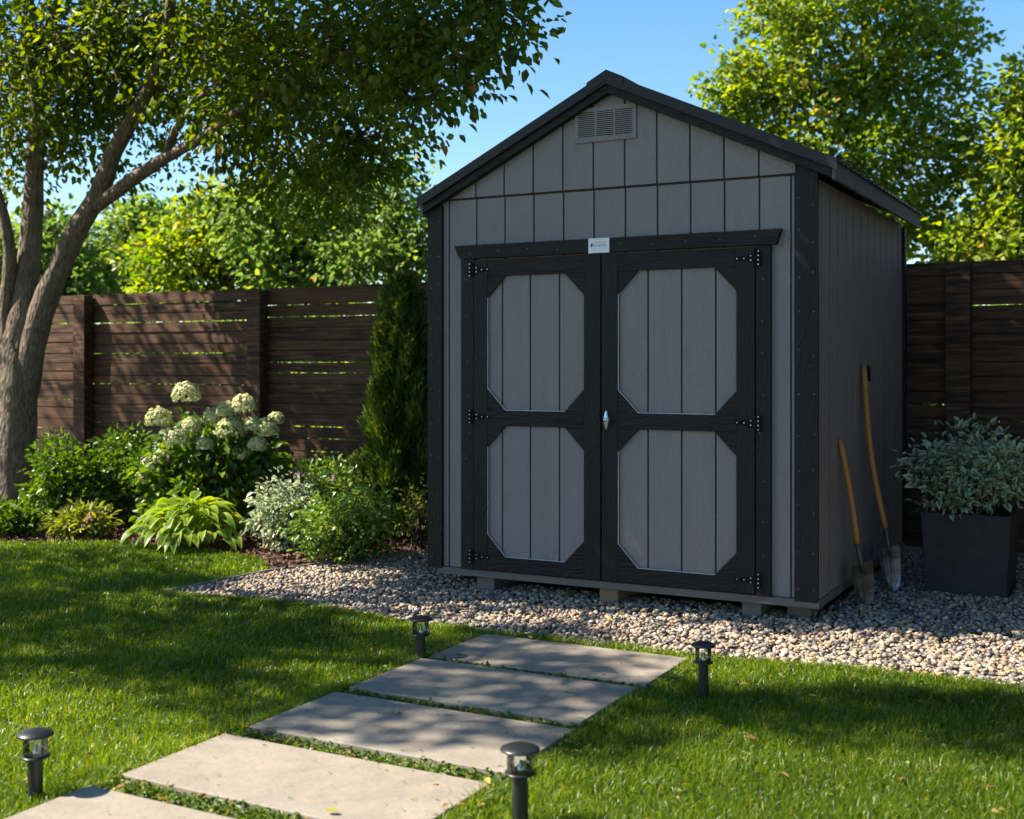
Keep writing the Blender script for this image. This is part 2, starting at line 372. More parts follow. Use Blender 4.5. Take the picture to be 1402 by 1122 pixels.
for a, c in strips(-4.0, -1.709, gro):
    ps = [(a, 2.437), (c, 2.437), (c, L0(c, .03))]+([(XC, L0(XC, .03))] if a < XC < c else [])+[(a, L0(a, .03))]
    if L0(a, .03) > 2.45 and L0(c, .03) > 2.45: b.prism(ps, GY, GY+.011)
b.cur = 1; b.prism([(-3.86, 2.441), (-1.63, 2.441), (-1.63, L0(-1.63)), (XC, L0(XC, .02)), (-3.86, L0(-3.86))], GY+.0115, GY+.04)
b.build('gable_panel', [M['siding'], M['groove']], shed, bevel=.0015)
side_g = [Y0+.075+.2*k for k in range(13)]
for X, s in ((XR, -1), (XL, 1)):
    b = MB()
    for a, c in strips(Y0+.032, YB, side_g, .0095): b.box(min(X, X+s*.0085), max(X, X+s*.0085), a, c, .139, 2.401)
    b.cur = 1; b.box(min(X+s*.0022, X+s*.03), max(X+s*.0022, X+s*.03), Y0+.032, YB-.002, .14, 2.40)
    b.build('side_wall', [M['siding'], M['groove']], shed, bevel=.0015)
MB().prism([(XL+.04, .14), (XR-.04, .14), (XR-.04, L0(XR)), (XC, L0(XC)), (XL+.04, L0(XL))], YB-.03, YB-.004).build('back_wall', M['siding'], shed)
def nail(b, x, y, z, r_=.0028):
    b.add([(x+r_*math.cos(k*.785), y-.0006, z+r_*math.sin(k*.785)) for k in range(8)], [tuple(range(8))])
for x0, x1 in ((XL-.006, XL+.096), (XR-.118, XR+.006)):
    b = MB().box(x0, x1, Y0-.028, Y0-.001, .128, 2.40 if x0 < -3 else 2.436); b.cur = 1
    for z in np.arange(.2, 2.36, .21):
        for xx in (x0+.022, x1-.022): nail(b, xx+rng.normal()*.003, Y0-.028, z+rng.normal()*.02)
    b.build('corner_trim', [M['black'], M['nail']], shed)
MB().box(XR+.001, XR+.02, YB-.06, YB+.01, .13, 2.38).build('corner_trim', M['black'], shed, bevel=.003)
# doors
FY0, FY1 = Y0-.040, Y0-.020
def door(x0, x1, lx, rx, hinge_side):
    grs = [g for g in (-3.505, -3.314, -3.119, -2.556, -2.353, -2.153) if lx < g < rx]
    b = MB()
    for a, c in strips(x0+.002, x1-.002, grs): b.box(a, c, FY1+.0005, FY1+.010, .150, 2.040)
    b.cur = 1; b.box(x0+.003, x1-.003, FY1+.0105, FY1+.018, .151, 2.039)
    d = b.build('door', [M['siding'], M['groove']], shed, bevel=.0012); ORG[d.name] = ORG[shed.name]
    for a, c in ((x0, lx), (rx, x1)): MB().box(a, c, FY0, FY1, .145, 2.045).build('stile', M['black'], d, bevel=.002)
    for a, c in ((.145, .232), (1.03, 1.123), (1.943, 2.045)): MB().box(lx+.0006, rx-.0006, FY0+.0012, FY1, a, c).build('rail', M['blackx'], d, bevel=.002)
    q, h = .125, .132
    for zb, zt in ((.232, 1.03), (1.123, 1.943)):
        for X, s in ((lx, 1), (rx, -1)):
            for Z, t in ((zb, 1), (zt, -1)):
                tri = [(X+s*.0008, Z+t*.0008), (X+s*q, Z+t*.0008), (X+s*.0008, Z+t*h)]
                MB().prism(tri, FY0+.0025, FY1).build('corner_brace', M['blackx'], d)
        path = [(lx, zt-h), (lx, zb+h), (lx+q, zb), (rx-q, zb), (rx-q*.85, zb+h*.15)]
        b = MB()
        for (xa, za), (xb, zb_) in zip(path, path[1:]):
            b.tube([(xa+.0025, FY0+.006, za+.0015), (xb+.0025, FY0+.006, zb_+.0015)], .0028, 6)
        b.build('edge_bead', M['bead'], d)
    for z in (.222, 1.082, 1.985):
        s = hinge_side; X = x0 if s < 0 else x1; b = MB(); j = X+s*.022
        b.cur = 0
        b.box(min(X+s*.008, X+s*.036), max(X+s*.008, X+s*.036), FY0-.012, FY0-.006, z-.045, z+.045)
        b.prism([(X-s*.004, z-.024), (X-s*.03, z-.020), (X-s*.11, z-.008), (X-s*.11, z+.008), (X-s*.03, z+.020), (X-s*.004, z+.024)][::-1 if s > 0 else 1], FY0-.004, FY0-.0005)
        b.tube([(X+s*.002, FY0-.005, z-.04), (X+s*.002, FY0-.005, z+.04)], .006, 10)
        b.cur = 1
        for dx, dz, yy in [(.024, -.036, .012), (.024, -.012, .012), (.024, .012, .012), (.024, .036, .012), (-.02, .012, .004), (-.02, -.012, .004), (-.058, .0, .004), (-.098, 0, .004)]:
            b.lathe([(.0001, .0012), (.0030, .001), (.0037, 0)], (0, 0, 0), 8)
            k = len(b.v)-24
            for i in range(24):
                vx, vy, vz = b.v[k+i]; b.v[k+i] = (X+s*dx+vx, FY0-yy-vz, z+dz+vy)
        b.build('hinge', [M['hinge'], M['screw']], d)
    return d
dl = door(-3.695, -2.845, -3.602, -2.951, -1)
dr = door(-2.835, -1.926, -2.737, -2.029, 1)
b = MB(); hx, hz, hy = -2.793, 1.083, FY0
b.lathe([(.0, 0), (.014, .001), (.014, .014), (.009, .02), (.009, .03)], (0, 0, 0), 16)
b.v = [(hx+x, hy-z, hz+y) for x, y, z in b.v]
n = len(b.v); pr = [(-.056, .003), (-.045, .007), (-.012, .015), (0, .019), (.012, .015), (.045, .007), (.056, .003)]
vs = []
for z, r in pr:
    for k in range(8):
        a = 2*math.pi*k/8; vs.append((hx+r*math.cos(a), hy-.036+r*.5*math.sin(a), hz+z))
b.add(vs, [(i*8+k, i*8+(k+1) % 8, (i+1)*8+(k+1) % 8, (i+1)*8+k) for i in range(6) for k in range(8)]+[tuple(range(7, -1, -1)), tuple(48+k for k in range(8))])
b.lathe([(.012, 0), (.012, .004), (.006, .008), (.0001, .009)], (0, 0, 0), 14)
for i in range(len(b.v)-56, len(b.v)):
    x, y, z = b.v[i]; b.v[i] = (hx+x, hy-.045-z, hz+y)
b.build('handle', M['silver'], dr, smooth=True)
for x0, x1 in ((-3.789, -3.701), (-1.920, -1.84)): 
    b = MB().box(x0, x1, Y0-.034, Y0-.001, .139, 2.052); b.cur = 1
    for z in np.arange(.35, 1.95, .22): nail(b, (x0+x1)/2+rng.normal()*.012, Y0-.034, z+rng.normal()*.03)
    b.build('door_jamb', [M['black'], M['nail']], shed)
b = MB().prism([(-3.795, 2.056), (-1.808, 2.056), (-1.778, 2.138), (-3.832, 2.138)], Y0-.046, Y0-.001); b.cur = 1
for xx in np.arange(-3.72, -1.85, .2):
    if abs(xx+2.85) > .09: nail(b, xx, Y0-.046, 2.08+.03*rng.random())
b.build('door_header', [M['blackx'], M['nail']], shed)
# nameplate with its small print
b = MB(); b.box(-2.916, -2.784, Y0-.052, Y0-.0465, 2.052, 2.138)
np_ = b.build('nameplate', M['plate'], shed, bevel=.001); ORG[np_.name] = ORG[shed.name]
b = MB(); yy = Y0-.0528
def glyphs(x0, x1, z0, z1, n, mi):
    b.cur = mi; wd = (x1-x0)/n
    for i in range(n):
        a = x0+i*wd; k = i % 4
        b.box(a+wd*.08, a+wd*.34, yy, yy+.0009, z0, z1)
        if k != 1: b.box(a+wd*.36, a+wd*.8, yy, yy+.0009, z1-(z1-z0)*.3, z1)
        if k != 2: b.box(a+wd*.36, a+wd*.8, yy, yy+.0009, z0, z0+(z1-z0)*.3)
glyphs(-2.880, -2.800, 2.105, 2.119, 9, 0)
glyphs(-2.882, -2.796, 2.090, 2.099, 10, 1)
b.cur = 1; b.prism([(-2.903, 2.086), (-2.893, 2.088), (-2.886, 2.112), (-2.900, 2.107)], yy, yy+.0009)
b.cur = 2; b.prism([(-2.893, 2.090), (-2.884, 2.092), (-2.882, 2.103), (-2.890, 2.103)], yy-.0004, yy+.0005)
glyphs(-2.90, -2.80, 2.076, 2.080, 18, 3); glyphs(-2.875, -2.82, 2.064, 2.068, 10, 3); glyphs(-2.885, -2.815, 2.127, 2.131, 12, 3)
b.build('lettering', [M['gold'], M['navy'], M['cyan'], M['faint']], np_)
# vent
vx0, vx1, vz0, vz1 = -3.018, -2.628, 2.706, 2.908; b = MB(); y = GY-.014
b.box(vx0, vx1, y, GY-.001, vz0, vz0+.026); b.box(vx0, vx1, y, GY-.001, vz1-.026, vz1)
xs = [vx0, vx0+.024, vx0+.130, vx0+.142, vx0+.248, vx0+.260, vx0+.366, vx1]
for i in (0, 2, 4, 6): b.box(xs[i], xs[i+1], y+.0008, GY-.001, vz0+.0262, vz1-.0262)
vt = b.build('vent', M['siding'], shed, bevel=.0012); ORG[vt.name] = ORG[shed.name]
b = MB(); pitch = (vz1-vz0-.052)/13
for i in (1, 3, 5):
    for k in range(13):
        z = vz0+.026+k*pitch
        b.prism([(y+.002, z+pitch*.08), (y+.0045, z+pitch*.02), (y+.0125, z+pitch*.55), (y+.007, z+pitch*.66), (y+.002, z+pitch*.62)], xs[i], xs[i+1], 'X')
b.build('louvre', M['siding'], vt)
MB().box(vx0+.02, vx1-.02, GY-.0016, GY-.0008, vz0+.02, vz1-.02).build('backing', M['void'], vt)
# roof
RY0, RY1 = Y0-.082, YB+.07; EXL, EXR = -4.082, -1.468
h1, h2 = .055, .112
for s, ex in ((-1, XL-.018), (1, XR+.088)):
    q = [(XC, L0(XC)), (ex, L0(ex)), (ex, L0(ex, h1)), (XC, L0(XC, h1))]
    MB().prism(q if s > 0 else q[::-1], Y0-.066, Y0-.0135).build('rake_board', M['blackx'], shed, bevel=.002)
    ex2 = EXL if s < 0 else EXR
    q = [(XC, L0(XC, h1-.006)), (ex2, L0(ex2, h1-.006)), (ex2, L0(ex2, h2)), (XC, L0(XC, h2))]
    MB().prism(q if s > 0 else q[::-1], RY0-.006, RY0).build('rake_flashing', M['roof'], shed, bevel=.001)
    b = MB(); prof = []; t = RY0
    while t < RY1-.02:
        prof += [(t, 0), (t+.06, 0), (t+.068, .012), (t+.088, .012), (t+.096, 0)]; t += .114
    prof = [p for p in prof if p[0] < RY1]; nP = len(prof)
    vs = [(XC, yy_, L0(XC, h2-.010+hh)) for yy_, hh in prof]+[(ex2+s*.004, yy_, L0(ex2, h2-.010+hh)-s*.0) for yy_, hh in prof]
    vs += [(x, yy_, z-.006) for x, yy_, z in vs]
    k2 = 2*nP
    fs = [(i, i+1, nP+i+1, nP+i) for i in range(nP-1)]+[(k2+i, k2+nP+i, k2+nP+i+1, k2+i+1) for i in range(nP-1)]
    fs += [(nP+i, nP+i+1, k2+nP+i+1, k2+nP+i) for i in range(nP-1)]+[(0, nP, k2+nP, k2), (nP-1, k2+nP-1, k2+2*nP-1, 2*nP-1)]
    b.add(vs, fs); b.build('roof', M['roof'], shed)
    q = [(XC, L0(XC, .02)), (ex, L0(ex, .02)), (ex, L0(ex, h2-.022)), (XC, L0(XC, h2-.022))]
    MB().prism(q if s > 0 else q[::-1], Y0-.012, RY1-.04).build('roof_deck', M['sill'], shed)
    X = XR+.089 if s > 0 else XL-.040; zt = L0(X, h2-.024)
    MB().box(X, X+.02, Y0-.064, RY1-.03, zt-.098, zt).build('fascia', M['fascia'], shed, bevel=.002)
    if s > 0: MB().box(XR+.001, X-.001, Y0-.012, RY1-.05, zt-.040, zt-.030).build('shade_soffit', M['black'], shed)  # black here stands in for the shade under the open eave
q = []
for dx, hh in ((-.125, h2+.004), (-.118, h2+.016), (0, h2+.018), (.108, h2+.016), (.116, h2+.004)): q.append((XC+dx, L0(XC+dx, hh)))
lo = [(x, z-.004) for x, z in q[::-1]]
MB().prism([*lo, *q][::-1], RY0-.004, RY1+.004).build('ridge_cap', M['roof'], shed, bevel=.001)
MB().prism([(XC-.118, L0(XC-.118, h1+.006)), (XC, L0(XC, h1+.012)), (XC+.10, L0(XC+.10, h1+.010)), (XC+.114, L0(XC+.114, h2+.010)), (XC, L0(XC, h2+.012)), (XC-.122, L0(XC-.122, h2+.010))], RY0-.011, RY0-.0065).build('ridge_end_cap', M['roof'], shed, bevel=.001)
MB().box(XL+.06, XR+.012, Y0-.022, Y0+.08, .094, .137).build('sill', M['sill'], shed, bevel=.003)
MB().box(XR-.03, XR+.011, Y0+.081, YB, .094, .137).build('sill', M['sill'], shed, bevel=.003)
MB().box(XL+.06, XR-.03, Y0+.081, YB-.05, .115, .137).build('floor_deck', M['void'], shed)
for (a, c, m) in ((-3.70, -3.58, 'sill'), (-2.872, -2.756, 'timber'), (-2.012, -1.905, 'sill')):
    MB().box(a, c, Y0+.01, YB-.05, -.01, .0935).build('skid', M[m], shed, bevel=.003)
MB().box(XR-.20, XR-.07, Y0+.12, Y0+.42, -.01, .0935).build('skid', M['sill'], shed, bevel=.003)

# ------------------------------------------------------------------ path lights
def dup(root, loc, **t):
    r = root.copy(); C.objects.link(r); r.location = tuple(loc)
    for ch in list(root.children):
        c = ch.copy(); C.objects.link(c); c.parent = r
        for g in ch.children:
            d = g.copy(); C.objects.link(d); d.parent = c
    return tag(r, **t)
GL = 'solar bollard lights along the path'
pl = empty('path_light', (0, 0, 0), 'black bollard light at the bottom left casting its shadow on the nearest slab', 'path light', GL)
MB().lathe([(.0001, -.02), (.0235, -.02), (.0235, .143), (.0001, .144)], (0, 0, 0), 20).build('post', M['lampblack'], pl, smooth=False)
MB().lathe([(.0001, .1442), (.024, .1442), (.044, .1465), (.045, .150), (.042, .153), (.0001, .1535)], (0, 0, 0), 32).build('lower_plate', M['lampblack'], pl, smooth=True)
MB().lathe([(.0375, .154), (.0375, .2145)], (0, 0, 0), 28).build('glass', M['glass'], pl, smooth=True)
MB().lathe([(.0001, .154), (.011, .154), (.011, .166), (.006, .170), (.006, .186), (.0001, .188)], (.004, 0, 0), 14).build('bulb', M['silver'], pl, smooth=True)
for a in (.2,): MB().tube([(.030*math.cos(a), .030*math.sin(a), .155), (.030*math.cos(a), .030*math.sin(a), .216)], .0022, 6).build('strut', M['lampblack'], pl)
MB().lathe([(.0001, .2145), (.046, .2145), (.056, .217), (.0575, .2195), (.054, .224), (.036, .232), (.014, .2365), (.0001, .2372)], (0, 0, 0), 36).build('cap', M['lampblack'], pl, smooth=True)
def lampat(px, top, h):
    d = (CAMZ-h)*1648/(top-500); q = V((px-701)/1648*d, d, h-.2372); return q
q0 = lampat(48.5, 998, .235); pl.location = tuple(q0)
for px, top, h, s, lb in ((576, 843, .225, 1.0, 'black bollard light at the left of the path near the gravel, the smallest looking'),
                       (963, 878, .24, .92, 'black bollard light right of the path at the gravel edge'),
                       (712, 1018, .262, 1.06, 'black bollard light nearest the camera, in front of the right slab edges')):
    o = dup(pl, lampat(px, top, h), label=lb); o.scale = (s, s, 1)

# ------------------------------------------------------------------ shovels leaning on the side wall
def shovel(name, base, top, hl, bl, bw, lb, m, bend=0, grip=False, rh=.016):
    base, top = Vector(base), Vector(top); ax = (top-base).normalized()
    r = empty(name, base, lb, 'spade')
    nrm = Vector((1, 0, 0)); nrm = (nrm-ax*nrm.dot(ax)).normalized(); nrm = (nrm+Vector((0, -.75, 0))).normalized(); nrm = (nrm-ax*nrm.dot(ax)).normalized()
    sd = ax.cross(nrm).normalized()
    rows = [(0, .16), (.10, .50), (.35, .80), (.7, .95), (.93, 1.), (1.0, .97)]; cols = [-1, -.9, -.5, -.12, 0, .12, .5, .9, 1]
    vs = []
    for t, wv in rows:
        for c in cols:
            dish = -.020*abs(c)**2*-1+(.010*(1-min(1, abs(c)*5)) if t > .3 else 0)
            vs.append(base+ax*(bl*t+(.010*abs(c) if t > .99 else 0))+sd*(c*bw/2*wv)+nrm*(dish-.01)+nrm*(-.012*math.sin(t*3.1)))
    k = len(cols); nn = len(vs); vs += [v-nrm*.0025 for v in vs]
    fs = [(i*k+j, i*k+j+1, (i+1)*k+j+1, (i+1)*k+j) for i in range(len(rows)-1) for j in range(k-1)]
    fs += [tuple(nn+x for x in f[::-1]) for f in fs]
    edge = [j for j in range(k)]+[(i+1)*k-1 for i in range(1, len(rows))]+[(len(rows)-1)*k+j for j in range(k-2, -1, -1)]+[i*k for i in range(len(rows)-2, 0, -1)]
    fs += [(edge[i], edge[(i+1) % len(edge)], nn+edge[(i+1) % len(edge)], nn+edge[i]) for i in range(len(edge))]
    b = MB().add(vs, fs); b.build('blade', m, r, smooth=False)
    s0 = base+ax*(bl*.80)+nrm*.004; s1 = base+ax*(bl+.125)
    MB().tube([s0, base+ax*bl+nrm*.004, s1], [.006, .013, .0175], 12).build('socket', M['steel'], r, smooth=True)
    pts = []; n = 12; L = (top-s1).length
    for i in range(n+1):
        t = i/n; pts.append(s1+ax*(L*t)-ax*.01+sd*(bend*math.sin(t*math.pi*1.15))*1.0+nrm*(bend*.5*math.sin(t*3.1)))
    MB().tube(pts, [rh*(1+.12*math.sin(i*.8)*.3) for i in range(n)]+[rh*.8], 14).build('shaft', M['ash'], r, smooth=True)
    if grip:
        b = MB(); b.tube([pts[-1]-ax*.02, pts[-1]+Vector((.012, .05, -.005)), pts[-1]+Vector((.015, .085, -.03)), pts[-1]+Vector((.015, .088, -.10))], [.012, .012, .012, .010], 10)
        b.build('grip_hook', M['lampblack'], r, smooth=True)
    return r
shovel('spade', (-1.452, 7.07, .012), (-1.578, 6.93, .985), .5, .245, .165, 'short spade with ash shaft leaning on the shed side wall, nearer the front corner', M['steel'], .006)
shovel('spade', (-1.40, 7.60, .012), (-1.572, 7.50, 1.41), .9, .27, .17, 'long spade with curved shaft and black grip leaning on the shed side, nearer the planter', M['steel2'], -.022, True, .017)

# ------------------------------------------------------------------ planter
pt = empty('planter', (-1.02, 8.0, 0), 'square dark grey planter tub standing on the gravel right of the shed', 'planter')
def ring(x0, x1, y0, y1, z): return [(x0, y0, z), (x1, y0, z), (x1, y1, z), (x0, y1, z)]
b = MB(); X0, X1, YA, YC, H = -1.262, -.745, 7.68, 8.26, .50
vs = ring(X0+.03, X1-.03, YA+.02, YC-.02, 0)+ring(X0, X1, YA, YC, H)+ring(X0+.03, X1-.03, YA+.03, YC-.03, H)+ring(X0+.035, X1-.035, YA+.035, YC-.035, H-.05)
fs = [(0, 3, 2, 1)]
for k in range(3):
    for i in range(4): fs.append((k*4+i, k*4+(i+1) % 4, (k+1)*4+(i+1) % 4, (k+1)*4+i))
b.add(vs, fs); b.build('tub', M['planter'], pt, bevel=.006)
MB().box(X0+.037, X1-.037, YA+.037, YC-.037, H-.10, H-.04).build('potting_soil', M['soil'], pt)

# ------------------------------------------------------------------ fence
FYY = 9.4
fn = empty('board_fence', (-5.4, FYY, 0), 'tall dark brown fence of horizontal boards running behind the shed and beds', 'fence')
posts = [-17.4, -15.0, -12.6, -10.24, -7.83, -5.43, -3.4, -1.26, .95, 3.2, 5.5]
for x in posts:
    MB().box(x-.085, x+.085, FYY-.14, FYY-.014, -.02, 2.15+rng.normal()*.006).build('post', M['fence'], fn, bevel=.004)
for a, c in zip(posts, posts[1:]):
    b = MB(); z = .04
    while z < 2.10:
        h = .085+.04*rng.random(); top = min(z+h, 2.135)
        if 2.135-top < .05: top = 2.135
        g = .006+.007*rng.random()
        j0, j1 = rng.normal(size=2)*.0025; y = FYY+rng.normal()*.003
        n = 7; xs_ = np.linspace(a+.03, c-.03, n); wob = rng.normal(size=n)*.0016; wob2 = rng.normal(size=n)*.0016
        vs = []
        for i, x in enumerate(xs_):
            lo_, hi_ = z+j0*i/n+wob[i], top-g+j1*i/n+wob2[i]
            vs += [(x, y, lo_), (x, y+.02, lo_), (x, y+.02, hi_), (x, y, hi_)]
        fs = [(3, 2, 1, 0), tuple((n-1)*4+q for q in (0, 1, 2, 3))]
        for i in range(n-1):
            for q in range(4): fs.append((i*4+q, i*4+(q+1) % 4, (i+1)*4+(q+1) % 4, (i+1)*4+q))
        b.add(vs, fs)
        if rng.random() < .78: b.box(a+.03, c-.03, FYY+.026, FYY+.036, top-.03, top+.028)
        z = top+.0005
    b.build('board_panel', M['fence'], fn)

# ------------------------------------------------------------------ trees
def limb(b, pts, r0, r1, n=10, jit=.12, sub=4):
    pts = [np.array(p, float) for p in pts]; out = []
    for i in range(len(pts)-1):
        p0 = pts[max(i-1, 0)]; p1 = pts[i]; p2 = pts[i+1]; p3 = pts[min(i+2, len(pts)-1)]
        for k in range(sub):
            t = k/sub; out.append(.5*((2*p1)+(-p0+p2)*t+(2*p0-5*p1+4*p2-p3)*t*t+(-p0+3*p1-3*p2+p3)*t**3))
    out.append(pts[-1]); m = len(out)
    rr = [r0+(r1-r0)*(i/(m-1))**.8 for i in range(m)]
    b.tube([tuple(p) for p in out], rr, n, True, jit)
def twigs(b, cl, frac, r=.012):
    for c in cl:
        if rng.random() < frac:
            p, o = c[:3], c[3:]; mid = (p*.45+o*.55)+rng.normal(size=3)*.08
            b.tube([tuple(o+(p-o)*.1), tuple(mid), tuple(p)], [r, r*.7, r*.3], 4, False)
# left maple
D1 = 11.2
base = P(18, 700, D1); base[2] = 0
mt = empty('maple_tree', base, 'large multi-stemmed tree with grey-brown trunk at the left in front of the fence', 'tree')
def B(px, py, d, r, w=1, fz=.75): return (P(px, py, d), (r, r, r*fz), w*r*r)
def BV(lat, d, z, r, w=1, rz=None): return (V(lat, d, z), (r, r, rz or r*.7), w*r*r)
vis = [B(50, 70, 11.2, 1.3), B(170, 40, 11.6, 1.2), B(110, 150, 12.0, .75), B(30, 190, 11.5, .6, .8), B(300, 60, 10.8, 1.2), B(215, 130, 12, .7, .8),
       B(400, 120, 10.2, 1.1), B(330, 170, 11.2, .7, .8), B(480, 60, 9.4, 1.0), B(575, 40, 8.6, .72), B(635, 15, 8.2, .45), B(670, 0, 8.1, .32),
       B(440, 240, 10.8, .70, .7), B(370, 260, 11.4, .5, .6), B(490, 190, 9.8, .6), B(545, 120, 8.8, .45), B(610, 100, 8.3, .26), B(640, 75, 8.1, .22),
       B(700, 40, 8, .15, 1.4), B(722, 36, 8, .04, 9), B(690, 75, 8, .10, 2), B(497, 240, 9.8, .26), B(470, 310, 10.4, .36, .5), B(590, 140, 8.3, .15, 1.3), B(648, 110, 8.1, .12, 1.5), B(20, 250, 11.6, .35, .5), B(240, 240, 12, .3, .5), B(150, 250, 12, .25, .6)]
upper = [BV(-3.2, 11, 6.9, 1.3, .35), BV(-2, 10.3, 6.2, 1.2, .5), BV(-.8, 9.3, 5.9, 1.1, .5)]
def SB(s_, d, z, r, w_=1.5): return BV(s_-.966*z, d, z, r, w_, r*.9)      # s_: where its shadow falls on the lawn
shade = [SB(s_, 6.86, z, .42, 1.8) for s_, z in ((1.7, 4.5), (2.15, 5.2), (2.6, 4.6), (3.05, 5.4), (3.5, 4.8), (3.95, 5.6), (4.3, 5.0))]
shade += [SB(s_, 7.4, z, .52, 1.8) for s_, z in ((.3, 4.4), (.8, 5.2), (1.35, 4.7), (1.9, 5.5), (2.4, 4.9), (2.9, 5.8), (3.4, 5.0), (3.9, 5.6))]
shade += [SB(s_, 8.1, z, .6, 1.4) for s_, z in ((.0, 5.4), (.7, 4.9), (1.4, 5.7), (2.1, 5.1), (2.8, 5.9), (3.6, 5.4))]
shade += [SB(-1.1, 7.1, 4.9, .42, .6), SB(-1.9, 6.8, 4.6, .4, .5), SB(-.4, 7.2, 4.5, .4, .8), SB(-2.4, 7.6, 5, .4, .6), SB(2.0, 9.3, 5.6, .8, 1), SB(3.6, 9.4, 6, .8, 1.2), SB(4.9, 9.3, 6.6, .8, 1.6), SB(5.6, 9.5, 7.2, .8, 1.6), SB(4.3, 9.8, 6.4, .7, 1.4), SB(-3.0, 8.3, 5, .5, .7), SB(.2, 9.2, 6, .7, .6)]
shade += [SB(s_, 6.8, 5.8, .42, 1.8) for s_ in (1.9, 2.4, 2.9)]
shade += [SB(s_, d, z, .42, w_) for s_, d, z, w_ in ((-4.8, 12.95, 6, .6), (-4.2, 12.85, 6.6, .7), (-3.6, 12.7, 6, .7), (-3.0, 12.55, 6.6, .7), (-2.35, 12.4, 6, .6), (-1.75, 12.3, 6.8, .3), (-.6, 12.1, 6.4, .7), (-.1, 11.9, 7, 1), (-3.6, 12.2, 6.6, .6), (-4.6, 12.4, 7, .6))]
shade += [SB(s_, 11.6, z, .5, .7) for s_, z in ((-3.6, 6), (-.3, 6.6), (.7, 7), (1.4, 7.4))]
cl = foliage('crown', mt, vis, 150, 16, .125, .078, M['lf_maple'], .58, .45)
cl2 = foliage('crown', mt, upper+shade, 150, 17, .19, .12, M['lf_maple'], .62, .35)
b = MB()
f0 = P(22, 470, D1)
limb(b, [base+np.array((0, 0, -.05)), P(20, 640, D1), P(24, 560, D1), P(26, 500, D1), f0, P(34, 410, D1), P(40, 350, 11.2)], .235, .085, 18, .10)
limb(b, [P(22, 620, D1), P(26, 540, D1), P(32, 450, D1), P(42, 330, 11.2), P(48, 230, 11.2), P(50, 120, 11.2), P(40, 20, 11.2), P(20, -120, 11)], .16, .04, 12)
limb(b, [P(22, 610, D1), P(34, 530, D1), P(56, 430, 11.1), P(98, 330, 11), P(135, 265, 10.9), P(158, 205, 10.8), P(195, 140, 10.7), P(225, 70, 10.6), P(240, -60, 10.4)], .15, .04, 12)
limb(b, [P(122, 288, 10.95), P(160, 262, 10.8), P(205, 230, 10.6), P(235, 212, 10.4), P(290, 180, 10.1), P(370, 120, 9.6), P(480, 70, 9.0), P(600, 40, 8.5)], .075, .02, 10)
limb(b, [P(225, 216, 10.5), P(245, 170, 10.4), P(290, 120, 10.3), P(400, 60, 10)], .04, .012, 8)
limb(b, [P(18, 620, D1), P(13, 540, D1), P(8, 430, D1), P(14, 360, 11.1), P(6, 300, 11), P(-15, 220, 11), P(-40, 60, 10.8)], .10, .03, 10)
limb(b, [P(50, 130, 11.2), P(70, 60, 11.2), P(80, -30, 11.2)], .05, .02, 8)
limb(b, [P(150, 220, 10.8), P(170, 160, 11), P(180, 60, 11.2)], .05, .015, 8)
limb(b, [P(-10, 230, 11), V(-5.4, 9.4, 4.4), V(-4.6, 8.2, 4.8), V(-3.2, 7.4, 5.2), V(-1.4, 7.2, 5.2)], .07, .02, 8)
twigs(b, cl, .30, .009)
b.build('trunk', M['bark'], mt, smooth=True)
# second tree, out of the frame to the left: its crown dapples lawn, path and gravel
b2 = V(-7.6, 5.3, 0)
ot = empty('maple_tree', b2, 'tree beyond the left edge whose crown dapples the lawn and path', 'tree')
lawnsh = [SB(q[0], q[1], q[2]*1.6, q[3], q[4]*.75) for q in (
    (-.1, 5.75, 4.4, .30, 1.0), (-.75, 5.95, 4.8, .34, 1.2), (.45, 5.45, 4.6, .26, 1.1), (-1.6, 5.7, 4.4, .42, 1.1), (-2.3, 6.3, 4.7, .45, .9), (-1.3, 6.25, 5, .38, 1.2), (.1, 6.2, 4.6, .28, 1.0),
    (.2, 4.95, 4.2, .24, 1.4), (-.5, 5.1, 4.6, .30, 1.3), (-.9, 4.75, 4.3, .24, .9), (.35, 4.5, 4.7, .22, 1.1), (-.35, 4.55, 4.4, .20, 1.2), (-1.3, 5.15, 4.5, .26, 1.1),
    (1.05, 4.85, 4.6, .25, 1.5), (1.55, 4.9, 4.9, .24, 1.5), (2.05, 4.75, 4.5, .25, 1.5), (2.55, 4.8, 5, .3, 1.5), (1.3, 4.55, 4.8, .18, 1.0), (1.8, 4.5, 4.9, .18, 1.0), (.75, 5.1, 4.5, .2, 1.2),
    (-2.4, 5.3, 4.6, .22, 1.0), (-2.9, 6.9, 5.0, .45, 1.0), (-3.4, 7.7, 5, .5, .8), (-3.9, 8.6, 5, .45, .7), (-2.2, 7.7, 5.2, .4, .8), (-2.7, 5.9, 4.6, .3, .8), (-3.4, 6.4, 4.9, .3, .8), (-3.2, 9.1, 5.4, .35, .6))]
cl = foliage('crown', ot, lawnsh, 330, 15, .10, .10, M['lf_maple'], .6, .35)
b = MB(); limb(b, [b2, V(-7.5, 5.3, 1.6), V(-7.5, 5.4, 4), V(-7.6, 5.6, 5.6), V(-7.4, 5.7, 6.4), V(-6.9, 5.4, 7), V(-6, 4.9, 7.4)], .2, .03, 12)
limb(b, [V(-7.5, 5.4, 3.6), V(-8.4, 6.6, 5.8), V(-9.4, 8, 7)], .1, .03, 10); twigs(b, cl, .06)
b.build('trunk', M['bark'], ot, smooth=True)

